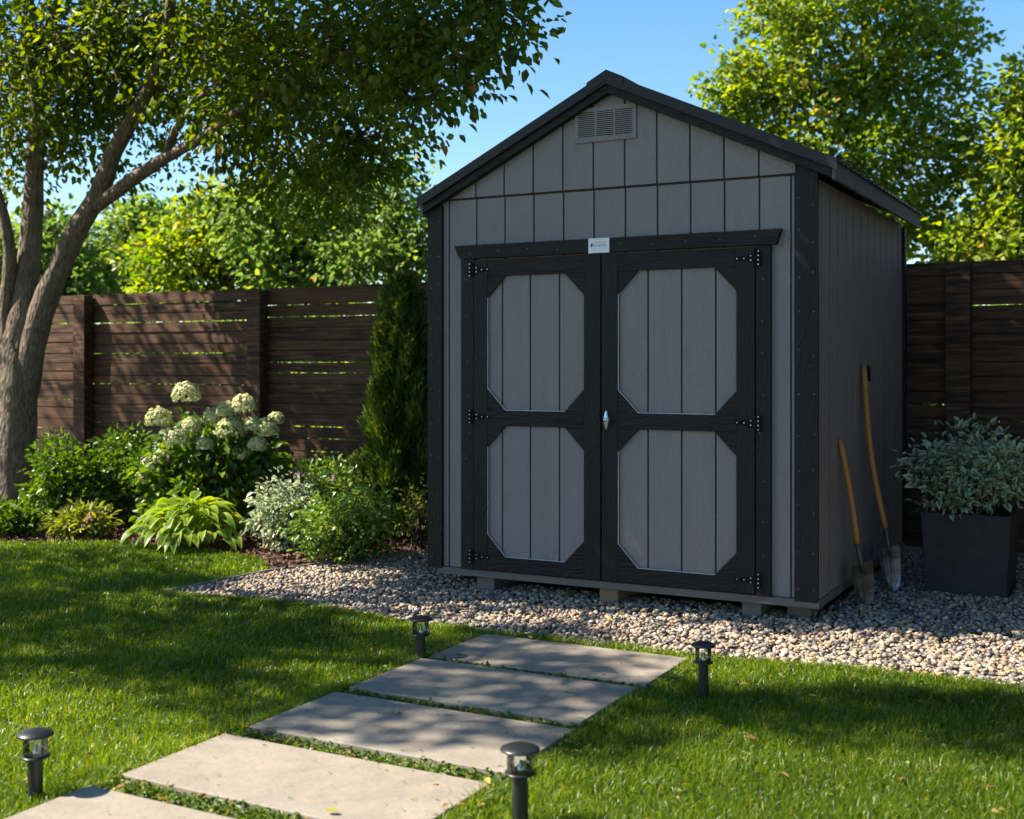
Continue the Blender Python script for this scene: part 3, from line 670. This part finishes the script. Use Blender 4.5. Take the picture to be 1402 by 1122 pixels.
# unseen leaf mass added outside the right edge to keep sky light off the shed's side
b3 = V(6.4, 8.2, 0)
rt = empty('garden_tree', b3, 'added unseen leaf mass beyond the right edge, darkening the shed side wall', 'tree')
cl = foliage('crown', rt, [BV(x, d, z, 1.0, 1, 1.1) for x, d, z in ((5.7, 7.6, 1.6), (6.3, 7.4, 2.6), (6.1, 8.4, 2.9), (6.8, 8.8, 1.8), (5.9, 7.2, 3.9), (6.2, 8.2, 4.8), (6.2, 8.8, 4.4), (7, 7, 3.8), (5.4, 6.4, 2.6), (5.2, 6.3, 1.2), (6, 5.8, 4), (4.3, 5.0, 1.4), (4.7, 5.2, 3.0), (4.2, 3.8, 1.3), (4.4, 3.6, 2.8), (5.0, 6.1, 1.5), (5.6, 6.4, 4.4), (4.2, 2.6, 1.8), (5.4, 4.6, 4.4), (5.0, 4.2, 5.4), (6.1, 7.6, 5.8), (6.1, 8.8, .9), (5.9, 9.6, 2.6), (6, 9.8, 4.2))], 110, 16, .17, .14, M['lf_dark'], .6, .2)
b = MB(); limb(b, [b3, V(6.3, 8.1, 2), V(6.1, 8, 4)], .16, .05, 10); b.build('trunk', M['bark2'], rt, smooth=True)
# trees beyond the fence
def bgtree(px, d, top, blobs, m, label, per=420, k=13, size=.12, kind='garden_tree', spread=.17):
    bp = V((px-701)/1648*d, d, 0)
    t = empty(kind, bp, label, 'tree', 'trees beyond the fence')
    cl = foliage('crown', t, [B(*x) for x in blobs], per, k, spread, size, m, .72, .15)
    b = MB(); limb(b, [bp, P(px+6, 440, d), P(px-4, 300, d), P(px+3, (top+300)/2, d), P(px, top+25, d)], .17, .02, 8)
    for x in blobs[::2]:
        limb(b, [P(px+2, min(x[1]+90, 420), d), P((px+x[0])/2, x[1]+35, (d+x[2])/2), P(x[0], x[1], x[2])], .05, .012, 6)
    twigs(b, cl, .14, .01); b.build('trunk', M['bark2'], t, smooth=True)
bgtree(1180, 17.5, -160, [(1180, -90, 17.5, 1.5), (1110, 20, 17.2, 1.15), (1250, 10, 17.5, 1.05), (1010, 130, 17, .55), (1000, 90, 17, .28), (985, 165, 17, .35, .8), (960, 120, 17, .14, 1), (1045, 120, 17, .7), (1120, 130, 17.2, 1.0), (1220, 110, 17.4, .95), (1290, 90, 17.6, .5),
    (1290, 170, 17.5, .75, .9), (1130, 230, 17, 1.0), (1230, 220, 17.3, 1.05), (1040, 190, 17, .7), (1180, 310, 17.2, 1.0), (1290, 300, 17.4, .9), (1340, 220, 17.5, .4), (1310, 30, 17.6, .45), (1345, 60, 17.6, .22), (1070, 20, 17.2, .5), (1350, 350, 17.3, .7), (1060, 300, 17, .8), (1325, 130, 17.6, .25)],
    M['lf_bright'], 'tall sunlit yellow-green tree rising behind the right side of the shed', 135, 14, .100, spread=.10)
bgtree(1430, 16.5, 100, [(1440, 130, 16.5, .7), (1400, 230, 16.5, .8), (1380, 180, 16.5, .35), (1385, 320, 16.5, .8), (1450, 300, 16.5, 1), (1330, 340, 16.2, .6, .8), (1400, 140, 16.5, .25)],
    M['lf_bright'], 'leafy tree at the far right edge above the fence', 190, 13, .11)
bgtree(540, 17, 200, [(548, 215, 17, .16, 1.4), (545, 235, 17, .28, 1), (530, 270, 17, .4, .8), (565, 290, 17, .45, .8), (545, 340, 17, .6), (500, 350, 17, .6), (585, 350, 17, .5), (560, 255, 17, .2, .8), (620, 400, 17, .6)],
    M['lf_mid'], 'slender pale green tree with feathery top just left of the shed', 190, 12, .10)
bgtree(430, 18, 240, [(430, 300, 18, .9), (470, 340, 18, .8), (390, 330, 18, .8), (430, 390, 18, .9), (350, 300, 18, .6), (480, 262, 18, .5), (440, 250, 18, .45), (395, 270, 18, .5), (455, 225, 18, .25)],
    M['lf_mid'], 'bushy mid green tree behind the fence between the arching crown and the slender tree', 190, 12, .11)
bgtree(305, 19, 270, [(300, 330, 19, .8), (250, 370, 19, .8), (350, 370, 19, .8), (290, 300, 19, .45), (330, 290, 19, .35), (230, 340, 19, .5), (270, 410, 19, .7), (320, 262, 19, .28), (268, 280, 19, .3)],
    M['lf_bright'], 'yellow-green tree behind the fence in the gap right of the forked trunk', 190, 12, .11)
bgtree(195, 22, 280, [(190, 330, 22, .9), (160, 370, 22, .9), (220, 360, 22, .8), (195, 290, 22, .3), (215, 300, 22, .3), (170, 400, 22, .8), (240, 300, 22, .3)],
    M['lf_mid'], 'distant darker green tree with pointed top seen between the trunk forks', 190, 12, .13)
bgtree(70, 20, 300, [(70, 350, 20, .8), (20, 370, 20, .9), (110, 380, 20, .8), (80, 310, 20, .35), (30, 320, 20, .3), (-30, 350, 20, .8), (60, 410, 20, .9)],
    M['lf_mid'], 'green tree behind the fence at the left edge behind the trunk', 190, 12, .12)
# continuous hedge row close behind the fence
hb = []
for x in np.linspace(-14, 8, 30): hb.append(((x, 12.6+rng.normal()*.3, .9+.25*rng.random()), (.75, .55, 1.05), .8))
he = empty('hedge', (-3, 12.6, 0), 'long informal hedge seen just over the top of the fence', 'hedge')
foliage('foliage', he, hb, 380, 12, .15, .10, M['lf_mid'], .7, .1)
for x in np.linspace(-14, 8, 30): MB().tube([(x, 12.6, 0), (x+.1, 12.6, 1.1)], [.05, .02], 6).build('stem', M['bark2'], he)

# ------------------------------------------------------------------ bed plants
def bush(name, label, cat, px, d, r, hz, zc, m, per, k, spread, size, aspect=.6, droop=.1, group=None, shell=.35, cen=None, xy=None):
    c = V((px-701)/1648*d, d, 0) if xy is None else np.array((*xy, 0.))
    base_ = c.copy(); base_[2] = 0 if cen is None else cen
    t = empty(name, base_, label, cat, group)
    blobs = []
    for i in range(9):
        a = i*2.4; rr = r*.5*math.sqrt(i/9)
        blobs.append((np.array((c[0]+rr*math.cos(a), c[1]+rr*math.sin(a), zc+rng.normal()*hz*.18)), (r*.62, r*.62, hz*.72), 1))
    cl = foliage('foliage', t, blobs, per, k, spread, size, m, aspect, droop, shell)
    b = MB()
    for q in cl[::max(1, len(cl)//45)]:
        b.tube([tuple(base_+rng.normal(size=3)*np.array((.03, .03, 0))), tuple((base_+q[:3])/2+rng.normal(size=3)*.02), tuple(q[:3])], [.008, .006, .002], 5, False)
    b.build('stem', M['bark2'], t); return t
GP = 'shrubs in the bed by the fence'
bush('box_shrub', 'dark green leafy shrub right beside the tree trunk', 'shrub', 88, 10.4, .34, .40, .38, M['lf_shrub'], 26, 11, .05, .055, group=GP)
bush('box_shrub', 'dark green leafy shrub between the trunk-side shrub and the white hydrangea', 'shrub', 160, 10.6, .40, .44, .42, M['lf_shrub'], 32, 11, .05, .055, group=GP)
bush('low_plant', 'low dark plant at the foot of the tree on the left edge', 'plant', 12, 9.9, .28, .13, .12, M['lf_shrub'], 16, 10, .045, .055)
bush('yellow_plant', 'small yellow-green plant with a pink bloom at the lawn edge', 'plant', 110, 9.75, .22, .12, .12, M['lf_yellow'], 11, 10, .04, .07, .35)
bush('variegated_shrub', 'grey-green pale-edged shrub right of the hosta', 'shrub', 388, 9.1, .25, .26, .27, M['lf_varieg'], 20, 10, .04, .05, .6, .3)
bush('round_shrub', 'rounded bright green small-leaved shrub at the gravel corner', 'shrub', 474, 8.55, .42, .27, .27, M['lf_round'], 48, 11, .045, .042, .65)
bush('flowering_plant', 'loose green plant with tiny flowers behind the rounded shrub', 'plant', 452, 9.5, .26, .26, .42, M['lf_round'], 9, 8, .05, .05)
bush('seedling', 'sparse yellow-green seedling beside the shed corner trim', 'plant', 572, 9.0, .13, .25, .3, M['lf_yellow'], 4, 6, .05, .035)
bush('back_shrub', 'dark shrub low against the fence behind the hydrangea', 'shrub', 330, 11.2, .5, .35, .35, M['lf_shrub'], 25, 10, .05, .055, group=GP)
bush('back_shrub', 'dark shrub low against the fence left of the conifer', 'shrub', 440, 10.6, .4, .30, .3, M['lf_shrub'], 22, 10, .05, .05, group=GP)
# variegated shrub in the planter
bush('potted_shrub', 'pale-edged grey-green shrub growing in the square planter', 'shrub', 0, 0, .44, .32, .77, M['lf_varieg'], 26, 9, .045, .055, .6, .0, cen=.44, xy=(-1.0, 7.97), shell=.45)
# hydrangea
hc = V((288-701)/1648*10.2, 10.2, 0)
hy = empty('hydrangea', hc, 'hydrangea bush with round cream flower heads by the fence', 'shrub')
blobs = [B(*x) for x in ((250, 620, 10.2, .26), (320, 620, 10.2, .28), (285, 660, 10.1, .32), (350, 630, 10.3, .22), (220, 650, 10.2, .22), (285, 590, 10.3, .22), (340, 680, 10.2, .25), (240, 690, 10.1, .25))]
foliage('foliage', hy, blobs, 600, 9, .06, .085, M['lf_shrub'], .62, .35, .4)
sb = MB()
for hx_, hy_, hr in ((255, 541, 20), (217, 575, 19), (241, 601, 19), (207, 640, 16), (291, 572, 15), (334, 556, 18), (309, 563, 14), (315, 590, 20), (364, 588, 18), (298, 600, 12), (345, 583, 13), (222, 627, 12), (352, 610, 14), (270, 632, 12), (378, 575, 12), (196, 655, 12), (262, 585, 14), (330, 622, 13), (280, 610, 12)):
    c = P(hx_, hy_, 10.05+rng.normal()*.12); r = hr/1648*10.05*.98; n = 330
    dd = unit(rng.normal(size=(n, 3))); dd[:, 2] = np.where(dd[:, 2] < -.5, -dd[:, 2], dd[:, 2])
    lump = 1+.16*np.sin(dd[:, 0]*9+hx_)*np.sin(dd[:, 1]*8)*np.cos(dd[:, 2]*7)
    p = c+dd*r*(.80+.2*rng.random(n))[:, None]*lump[:, None]*np.array([1, 1, .92])
    t1 = unit(np.cross(dd, rng.normal(size=(n, 3)))); v, f, e = leaf_arrays(p-t1*.013, t1, dd+.25*rng.normal(size=(n, 3)), np.full(n, .028), np.full(n, .026), .05)
    t2 = np.cross(dd, t1); v2, f2, e2 = leaf_arrays(p-t2*.013+dd*.001, t2, dd, np.full(n, .026), np.full(n, .020), .05)
    v = np.concatenate([v, v2]); f = np.concatenate([f, f2+6*n]); rr = np.clip(.25+.6*rng.random(n)+.25*rng.random(), 0, 1)
    fo = mesh_np('flower_head', v, f, M['petal'], hy, {'rnd': np.repeat(np.concatenate([rr, rr]), 6), 'edge': np.concatenate([e, e2])})
    sb.tube([tuple(hc+rng.normal(size=3)*np.array((.05, .05, 0))), tuple((hc+c)/2+np.array((0, 0, .1))), tuple(c)], [.009, .007, .004], 6)
sb.build('stem', M['bark2'], hy)
# hosta
ho = V((262-701)/1648*9.25, 9.25, 0)
hr_ = empty('hosta', ho, 'bright green hosta with arching broad leaves at the lawn edge', 'plant')
vs, fs, ed, rd = [], [], [], []; k0 = 0
for i in range(300):
    a = rng.random()*2*math.pi; ro = .40*rng.random()**.7; L_ = .09+.09*rng.random(); wd = L_*(.42+.14*rng.random())
    a2 = a+rng.normal()*.35; d = np.array((math.cos(a2), math.sin(a2), 0)); s = np.array((-math.sin(a2), math.cos(a2), 0))
    h0 = (.27*(1-(ro/.46)**2)+.05)*(.75+.4*rng.random()); o = ho+np.array((math.cos(a), math.sin(a), 0))*ro+np.array((0, 0, h0)); roll = rng.normal()*.25
    n = 7; rv = rng.random(); dip = .1+1.1*ro/.42+.25*rng.random(); pt0 = ho+np.array((math.cos(a), math.sin(a), 0))*ro*.15
    for j in range(n):
        t = j/(n-1); z = L_*(.42*t-dip*.75*t*t)
        wj = max(wd*math.sin(min(1, t*.9+.1)**.8*math.pi)**.75*.5 if t < 1 else .001, .001)
        c = o+d*L_*t*.92+np.array((0, 0, z)); c[2] = max(c[2], .012)
        vs += [c-s*wj+np.array((0, 0, wj*(.4+roll))), c, c+s*wj+np.array((0, 0, wj*(.4-roll)))]; ed += [1, 0, 1]; rd += [rv]*3
        if j < n-1:
            q = k0+j*3; fs += [(q, q+1, q+4, q+3), (q+1, q+2, q+5, q+4)]
    k0 += n*3
    vs += [pt0-s*.004, pt0+s*.004, o+s*.003, o-s*.003, o, pt0]; ed += [0]*6; rd += [rv]*6; fs += [(k0, k0+1, k0+2, k0+3)]; k0 += 6
mesh_np('leaf_rosette', vs, fs, M['lf_hosta'], hr_, {'rnd': rd, 'edge': ed}, smooth=True)
# pink blooms on two of the plants
def blooms(pr, spots, d):
    for q in spots: bloom1(pr, [q], d)
def bloom1(pr, spots, d):
    n = len(spots)*7; p = np.concatenate([P(x, y, d)+rng.normal(size=(7, 3))*.012 for x, y in spots])
    v, f, e = leaf_arrays(p, rng.normal(size=(n, 3)), rng.normal(size=(n, 3)), np.full(n, .022), np.full(n, .02))
    mesh_np('bloom', v, f, M['pink'], pr, {'rnd': np.repeat(rng.random(n), 6), 'edge': e})
blooms(bpy.data.objects['yellow_plant'], [(120, 712), (124, 706), (118, 718)], 9.6)
blooms(bpy.data.objects['flowering_plant'], [(408, 652), (413, 648), (430, 655), (455, 655), (398, 660)], 9.2)
# columnar arborvitae
ac = V((553-701)/1648*9.75, 9.75, 0)
av = empty('columnar_conifer', ac, 'narrow dark columnar conifer standing against the fence by the shed', 'tree')
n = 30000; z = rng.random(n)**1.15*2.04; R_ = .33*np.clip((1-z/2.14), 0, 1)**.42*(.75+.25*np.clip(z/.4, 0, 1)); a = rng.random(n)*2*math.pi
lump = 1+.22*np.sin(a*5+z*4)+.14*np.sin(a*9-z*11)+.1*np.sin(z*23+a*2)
rr = R_*lump*(rng.random(n)**.30); p = np.stack([ac[0]+rr*np.cos(a), ac[1]+rr*np.sin(a), z+.04], 1)
ax = np.stack([np.cos(a)*.55, np.sin(a)*.55, np.full(n, 1.)], 1)+rng.normal(size=(n, 3))*.32
v, f, e = leaf_arrays(p, ax, rng.normal(size=(n, 3)), .05+.04*rng.random(n), .014+.012*rng.random(n))
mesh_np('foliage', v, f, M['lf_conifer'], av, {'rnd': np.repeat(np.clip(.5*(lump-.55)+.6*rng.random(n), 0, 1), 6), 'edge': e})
MB().tube([tuple(ac), tuple(ac+np.array((0, 0, 1.9)))], [.035, .006], 8).build('trunk', M['bark2'], av)

# ------------------------------------------------------------------ lawn edging
ep = [(-5.33, 5.415), (-5.245, 6.35), (-5.035, 6.98), (-4.685, 7.85), (-4.36, 9.3)]
b = MB()
for (xa, ya), (xb, yb) in zip(ep, ep[1:]):
    t = Vector((xb-xa, yb-ya, 0)).normalized(); s = Vector((-t.y, t.x, 0))*.006
    A, Bq = Vector((xa, ya, 0)), Vector((xb, yb, 0))
    b.add([A-s, A+s, Bq+s, Bq-s]+[q+Vector((0, 0, .028)) for q in (A-s, A+s, Bq+s, Bq-s)], [(0, 3, 2, 1), (4, 5, 6, 7), (0, 1, 5, 4), (1, 2, 6, 5), (2, 3, 7, 6), (3, 0, 4, 7)])
tag(b.build('garden_edging', M['edging'], loc=(-5.0, 7, 0)), 'thin grey edging strip between the mulch bed and the gravel', 'edging')

# ------------------------------------------------------------------ gravel stones
def ico(sub):
    import bmesh
    bm = bmesh.new(); bmesh.ops.create_icosphere(bm, subdivisions=sub, radius=1)
    v = np.array([q.co[:] for q in bm.verts]); f = np.array([[x.index for x in q.verts] for q in bm.faces]); bm.free(); return v, f
def lateral(x, y): return x*CT+y*ST, -x*ST+y*CT
def scatter(n, x0, x1, y0, y1): return x0+(x1-x0)*rng.random(n), y0+(y1-y0)*rng.random(n)
allv, allf, alla = [], [], []; off = 0
def stones(x, y, sub, s0, s1, zr):
    global off
    bv, bf = ico(sub); n = len(x)
    s = s0+(s1-s0)*rng.random(n)**1.6; th = rng.random(n)*2*math.pi
    dims = np.stack([s, s*(.62+.3*rng.random(n)), s*(.42+.28*rng.random(n))], 1)*.5
    ph = rng.random((n, 3))*6.28; k = bv[None]*3.0 if False else None
    V_ = bv[None]*(1+.16*np.sin(bv[None]*2.6+ph[:, None, :]).sum(2, keepdims=True)*.6)
    V_ = V_*dims[:, None, :]
    tx = rng.normal(size=n)*.35; ty = rng.normal(size=n)*.35
    X, Y, Z = V_[..., 0], V_[..., 1], V_[..., 2]
    Y, Z = Y*np.cos(tx)[:, None]-Z*np.sin(tx)[:, None], Y*np.sin(tx)[:, None]+Z*np.cos(tx)[:, None]
    X, Z = X*np.cos(ty)[:, None]+Z*np.sin(ty)[:, None], -X*np.sin(ty)[:, None]+Z*np.cos(ty)[:, None]
    X, Y = X*np.cos(th)[:, None]-Y*np.sin(th)[:, None], X*np.sin(th)[:, None]+Y*np.cos(th)[:, None]
    zz = s*.16+zr*rng.random(n)**1.2
    V_ = np.stack([X+x[:, None], Y+y[:, None], Z+zz[:, None]], 2)
    allv.append(V_.reshape(-1, 3)); allf.append((bf[None]+(np.arange(n)*len(bv))[:, None, None]).reshape(-1, 3)+off)
    off += n*len(bv); alla.append(np.repeat(rng.random(n), len(bv)))
GRI = [(-5.30, 5.45), (-4.85, 5.55), (-4.4, 5.60), (-3.5, 5.46), (-3.0, 5.44), (-1.5, 5.52), (-.95, 5.58), (-.4, 5.56), (2.4, 5.61), (2.4, 9.33), (-4.34, 9.33), (-4.67, 7.85), (-5.02, 6.98), (-5.23, 6.35)]
def good(x, y):
    k = inpoly(x, y, GRI) & ~((x > XL+.05) & (x < XR-.05) & (y > Y0+.25) & (y < YB)) & ~((x > -1.25) & (x < -.76) & (y > 7.7) & (y < 8.24))
    for a in ((-3.70, -3.58), (-2.872, -2.756), (-2.012, -1.905)): k &= ~((x > a[0]-.01) & (x < a[1]+.01) & (y > Y0))
    return k
x, y = scatter(70000, -5.4, 2.5, 5.4, 9.4); la, dd_ = lateral(x, y); k = good(x, y) & (dd_ < 6.9) & (la < 4.6); stones(x[k], y[k], 2, .015, .040, .014)
x, y = scatter(70000, -5.4, 2.5, 5.4, 9.4); la, dd_ = lateral(x, y); k = good(x, y) & (dd_ >= 6.9) & (la < 5.4); stones(x[k], y[k], 1, .018, .042, .014)
v = np.concatenate(allv); f = np.concatenate(allf)
tag(mesh_np('gravel', v, f, M['stone'], None, {'rnd': np.concatenate(alla)}, smooth=True), 'loose grey and tan river gravel around the shed', 'gravel', kind='stuff')

# mulch chips
n = 16000; x, y = scatter(n, -9.5, -4.1, 5.9, 9.3); k = inpoly(x, y, [(-10, 6), (-5.3, 6), (-5.2, 6.4), (-5.04, 7), (-4.7, 7.85), (-4.36, 9.3), (-10, 9.3)]) & ~inpoly(x, y, LW)
x, y = x[k], y[k]; n = len(x)
v, f, e = leaf_arrays(np.stack([x, y, .004+.022*rng.random(n)], 1), np.concatenate([rng.normal(size=(n, 2)), .25*rng.normal(size=(n, 1))], 1), np.array([0, 0, 1])+.4*rng.normal(size=(n, 3)), .02+.035*rng.random(n), .008+.014*rng.random(n), .3, (.1, 1, .9, .9))
tag(mesh_np('mulch', v, f, M['chip'], None, {'rnd': np.repeat(rng.random(n), 6)}), 'reddish brown bark mulch chips of the planting bed', 'mulch', kind='stuff')

# ------------------------------------------------------------------ grass
def vnoise(x, y, s, seed):
    r = np.random.default_rng(seed); g = r.random((64, 64)); u, w_ = x/s+200, y/s+200
    i, j = np.floor(u).astype(int), np.floor(w_).astype(int); a, b_ = u-i, w_-j; a = a*a*(3-2*a); b_ = b_*b_*(3-2*b_)
    G_ = lambda p, q: g[p % 64, q % 64]
    return (G_(i, j)*(1-a)+G_(i+1, j)*a)*(1-b_)+(G_(i, j+1)*(1-a)+G_(i+1, j+1)*a)*b_
bv_, bf_, ba_ = [], [], []; goff = 0
def offslab(x, y, m=.012):
    k = np.ones(len(x), bool)
    for x0, x1, y0, y1 in SLABS: k &= ~((x > x0-m) & (x < x1+m) & (y > y0-m) & (y < y1+m))
    return k
def blades(x, y, h, wd, seed=0, dry=.03, lean=.45, dark=0.):
    global goff
    n = len(x); a = rng.random(n)*2*math.pi; s = np.stack([np.cos(a), np.sin(a), np.zeros(n)], 1)
    hh = h*(.55+.65*rng.random(n))*(.72+.55*vnoise(x, y, .16, 3)); hh = hh[:, None]
    l = np.stack([rng.normal(size=n), rng.normal(size=n), np.zeros(n)], 1)*lean; w_ = (wd*(.7+.6*rng.random(n)))[:, None]
    p = np.stack([x, y, np.zeros(n)], 1); up = np.array([0, 0, 1.])
    m = p+up*hh*.55+l*hh*.30; t = p+up*hh*(.98-.25*np.linalg.norm(l, axis=1)[:, None]).clip(.3)+l*hh*1.0
    vv = np.stack([p-s*w_*.5, p+s*w_*.5, m-s*w_*.42, m+s*w_*.42, t], 1)
    b0 = (np.arange(n)*5)[:, None]
    ff = np.stack([b0+np.array([[0, 1, 3]]), b0+np.array([[0, 3, 2]]), b0+np.array([[2, 3, 4]])], 1).reshape(-1, 3)
    r_ = np.clip(.18+.45*rng.random(n)+.35*(vnoise(x, y, .35, 5)-.5)+.25*(vnoise(x, y, 1.1, 9)-.5)-dark, 0, .88); q = rng.random(n) < dry; r_[q] = .9+.1*rng.random(q.sum())
    bv_.append(vv.reshape(-1, 3)); bf_.append(ff+goff); goff += 5*n; ba_.append(np.repeat(r_, 5))
def tier(d0, d1, dens, h, wd, marg=1.3):
    lm = d1*701/1648+marg; n = int((2*lm)*(d1-d0)*dens)
    la = (rng.random(n)*2-1)*lm; d = d0+(d1-d0)*rng.random(n); x = la*CT-d*ST; y = la*ST+d*CT
    k = (np.abs(la) < d*701/1648+marg) & inpoly(x, y, LWG) & offslab(x, y) & ~((x > -3.03) & (x < -1.92) & (y > 2.2) & (y < 5.33)); x, y = x[k], y[k]; blades(x, y, h, np.full(len(x), wd))
LWG = [(a, c+(.025 if c > 5 else 0)) for a, c in LW]
tier(2.6, 4.4, 15000, .050, .0032, .9)
tier(4.4, 5.8, 11000, .046, .0038)
tier(5.8, 7.6, 7500, .042, .0048)
tier(7.6, 10.6, 4500, .040, .0068)
# longer tufts along slab sides, lawn edges and lamp posts
for x0, x1, y0, y1 in SLABS:
    for (xa, xb, ya, yb, nn) in ((x0-.05, x0-.004, y0, y1, 420), (x1+.004, x1+.05, y0, y1, 420), (x0, x1, y0-.07, y0-.012, 420)):
        x, y = scatter(nn, xa, xb, ya, yb); k = offslab(x, y, .002); blades(x[k], y[k], .06 if nn == 420 and xb-xa < .1 else .038, np.full(k.sum(), .0036), dry=.10, lean=.6)
nE = 5000; t = rng.random(nE)*(len(GR)-6); i = t.astype(int); fr = t-i
gx = np.array([q[0] for q in GR]); gy = np.array([q[1] for q in GR])
x = gx[i]*(1-fr)+gx[i+1]*fr+rng.normal(size=nE)*.01; y = gy[i]*(1-fr)+gy[i+1]*fr+.012+rng.normal(size=nE)*.014
k = offslab(x, y); blades(x[k], y[k], .05, np.full(k.sum(), .004), dry=.06, lean=.7)
tag(mesh_np('grass', np.concatenate(bv_), np.concatenate(bf_), M['grass'], None, {'rnd': np.concatenate(ba_)}), 'short green lawn grass with scattered dry blades', 'grass', kind='stuff')
# clover and weeds in the joints
xs_, ys_ = [], []
for (x0, x1, y0, y1), nx in zip(SLABS, SLABS[1:]):
    a, c = scatter(700, x0, x1, nx[3]+.004, y0-.004); xs_.append(a); ys_.append(c)
    a, c = scatter(110, x0-.07, x0-.01, y0, y1); xs_.append(a); ys_.append(c)
    a, c = scatter(110, x1+.01, x1+.07, y0, y1); xs_.append(a); ys_.append(c)
a, c = scatter(500, -3.0, -1.9, 2.72, 2.93); xs_.append(a); ys_.append(c)
la = (rng.random(5000)*2-1)*2.4; d = 2.9+3.3*rng.random(5000); xs_.append(la*CT-d*ST); ys_.append(la*ST+d*CT)
x = np.concatenate(xs_); y = np.concatenate(ys_); k = offslab(x, y, .002) & inpoly(x, y, LWG); x, y = x[k], y[k]; n = len(x)
v, f, e = leaf_arrays(np.stack([x, y, .006+.026*rng.random(n)], 1), np.concatenate([rng.normal(size=(n, 2)), .5*rng.random((n, 1))], 1), np.array([0, 0, 1])+.4*rng.normal(size=(n, 3)), .014+.016*rng.random(n), .009+.010*rng.random(n))
tag(mesh_np('clover', v, f, M['clover'], None, {'rnd': np.repeat(rng.random(n)**1.3, 6), 'edge': e}), 'clover and small weeds in the slab joints', 'ground cover', kind='stuff')
n = 260; i = rng.integers(0, 5, n); sb_ = np.array(SLABS)[i]; x = sb_[:, 0]+(sb_[:, 1]-sb_[:, 0])*rng.random(n); y = sb_[:, 2]+.01+(sb_[:, 3]-sb_[:, 2]-.02)*rng.random(n)**1.0
v, f, e = leaf_arrays(np.stack([x, y, np.full(n, .0405)], 1), np.concatenate([rng.normal(size=(n, 2)), np.zeros((n, 1))], 1), np.array([0, 0, 1])+.15*rng.normal(size=(n, 3)), .006+.018*rng.random(n)**2, .002+.004*rng.random(n))
tag(mesh_np('clippings', v, f, M['clover'], None, {'rnd': np.repeat(rng.random(n), 6), 'edge': e}), 'dry grass clippings and crumbs lying on the slabs', 'clippings', kind='stuff')
n = 110; la = (rng.random(n)*2-1)*3.2; d = 3+5.5*rng.random(n); x = la*CT-d*ST; y = la*ST+d*CT; k = (y < 6.3) | (x < -4.3); x, y = x[k], y[k]; n = len(x)
zb = np.where(offslab(x, y, 0), np.where(inpoly(x, y, LW), .034, .030), .048)
v, f, e = leaf_arrays(np.stack([x, y, zb], 1), np.concatenate([rng.normal(size=(n, 2)), np.zeros((n, 1))], 1), np.array([0, 0, 1])+.25*rng.normal(size=(n, 3)), .022+.03*rng.random(n), .013+.016*rng.random(n), .12)
tag(mesh_np('fallen_leaves', v, f, M['lf_fallen'], None, {'rnd': np.repeat(rng.random(n), 6), 'edge': e}), 'yellow and brown fallen leaves scattered over lawn and gravel', 'fallen leaves', kind='stuff')
# a few pebbles strayed into the joints
allv, allf, alla = [], [], []; off = 0
xs_, ys_ = [], []
for (x0, x1, y0, y1), nx in zip(SLABS, SLABS[1:]):
    a, c = scatter(70, x0, x1, nx[3]+.01, y0-.01); xs_.append(a); ys_.append(c)
a, c = scatter(60, -3.0, -1.9, 2.82, 2.92); xs_.append(a); ys_.append(c)
stones(np.concatenate(xs_), np.concatenate(ys_), 1, .012, .026, .01)
tag(mesh_np('joint_pebbles', np.concatenate(allv), np.concatenate(allf), M['stone'], None, {'rnd': np.concatenate(alla)}, smooth=True), 'small pale pebbles scattered in the joints between slabs', 'pebbles', kind='stuff')
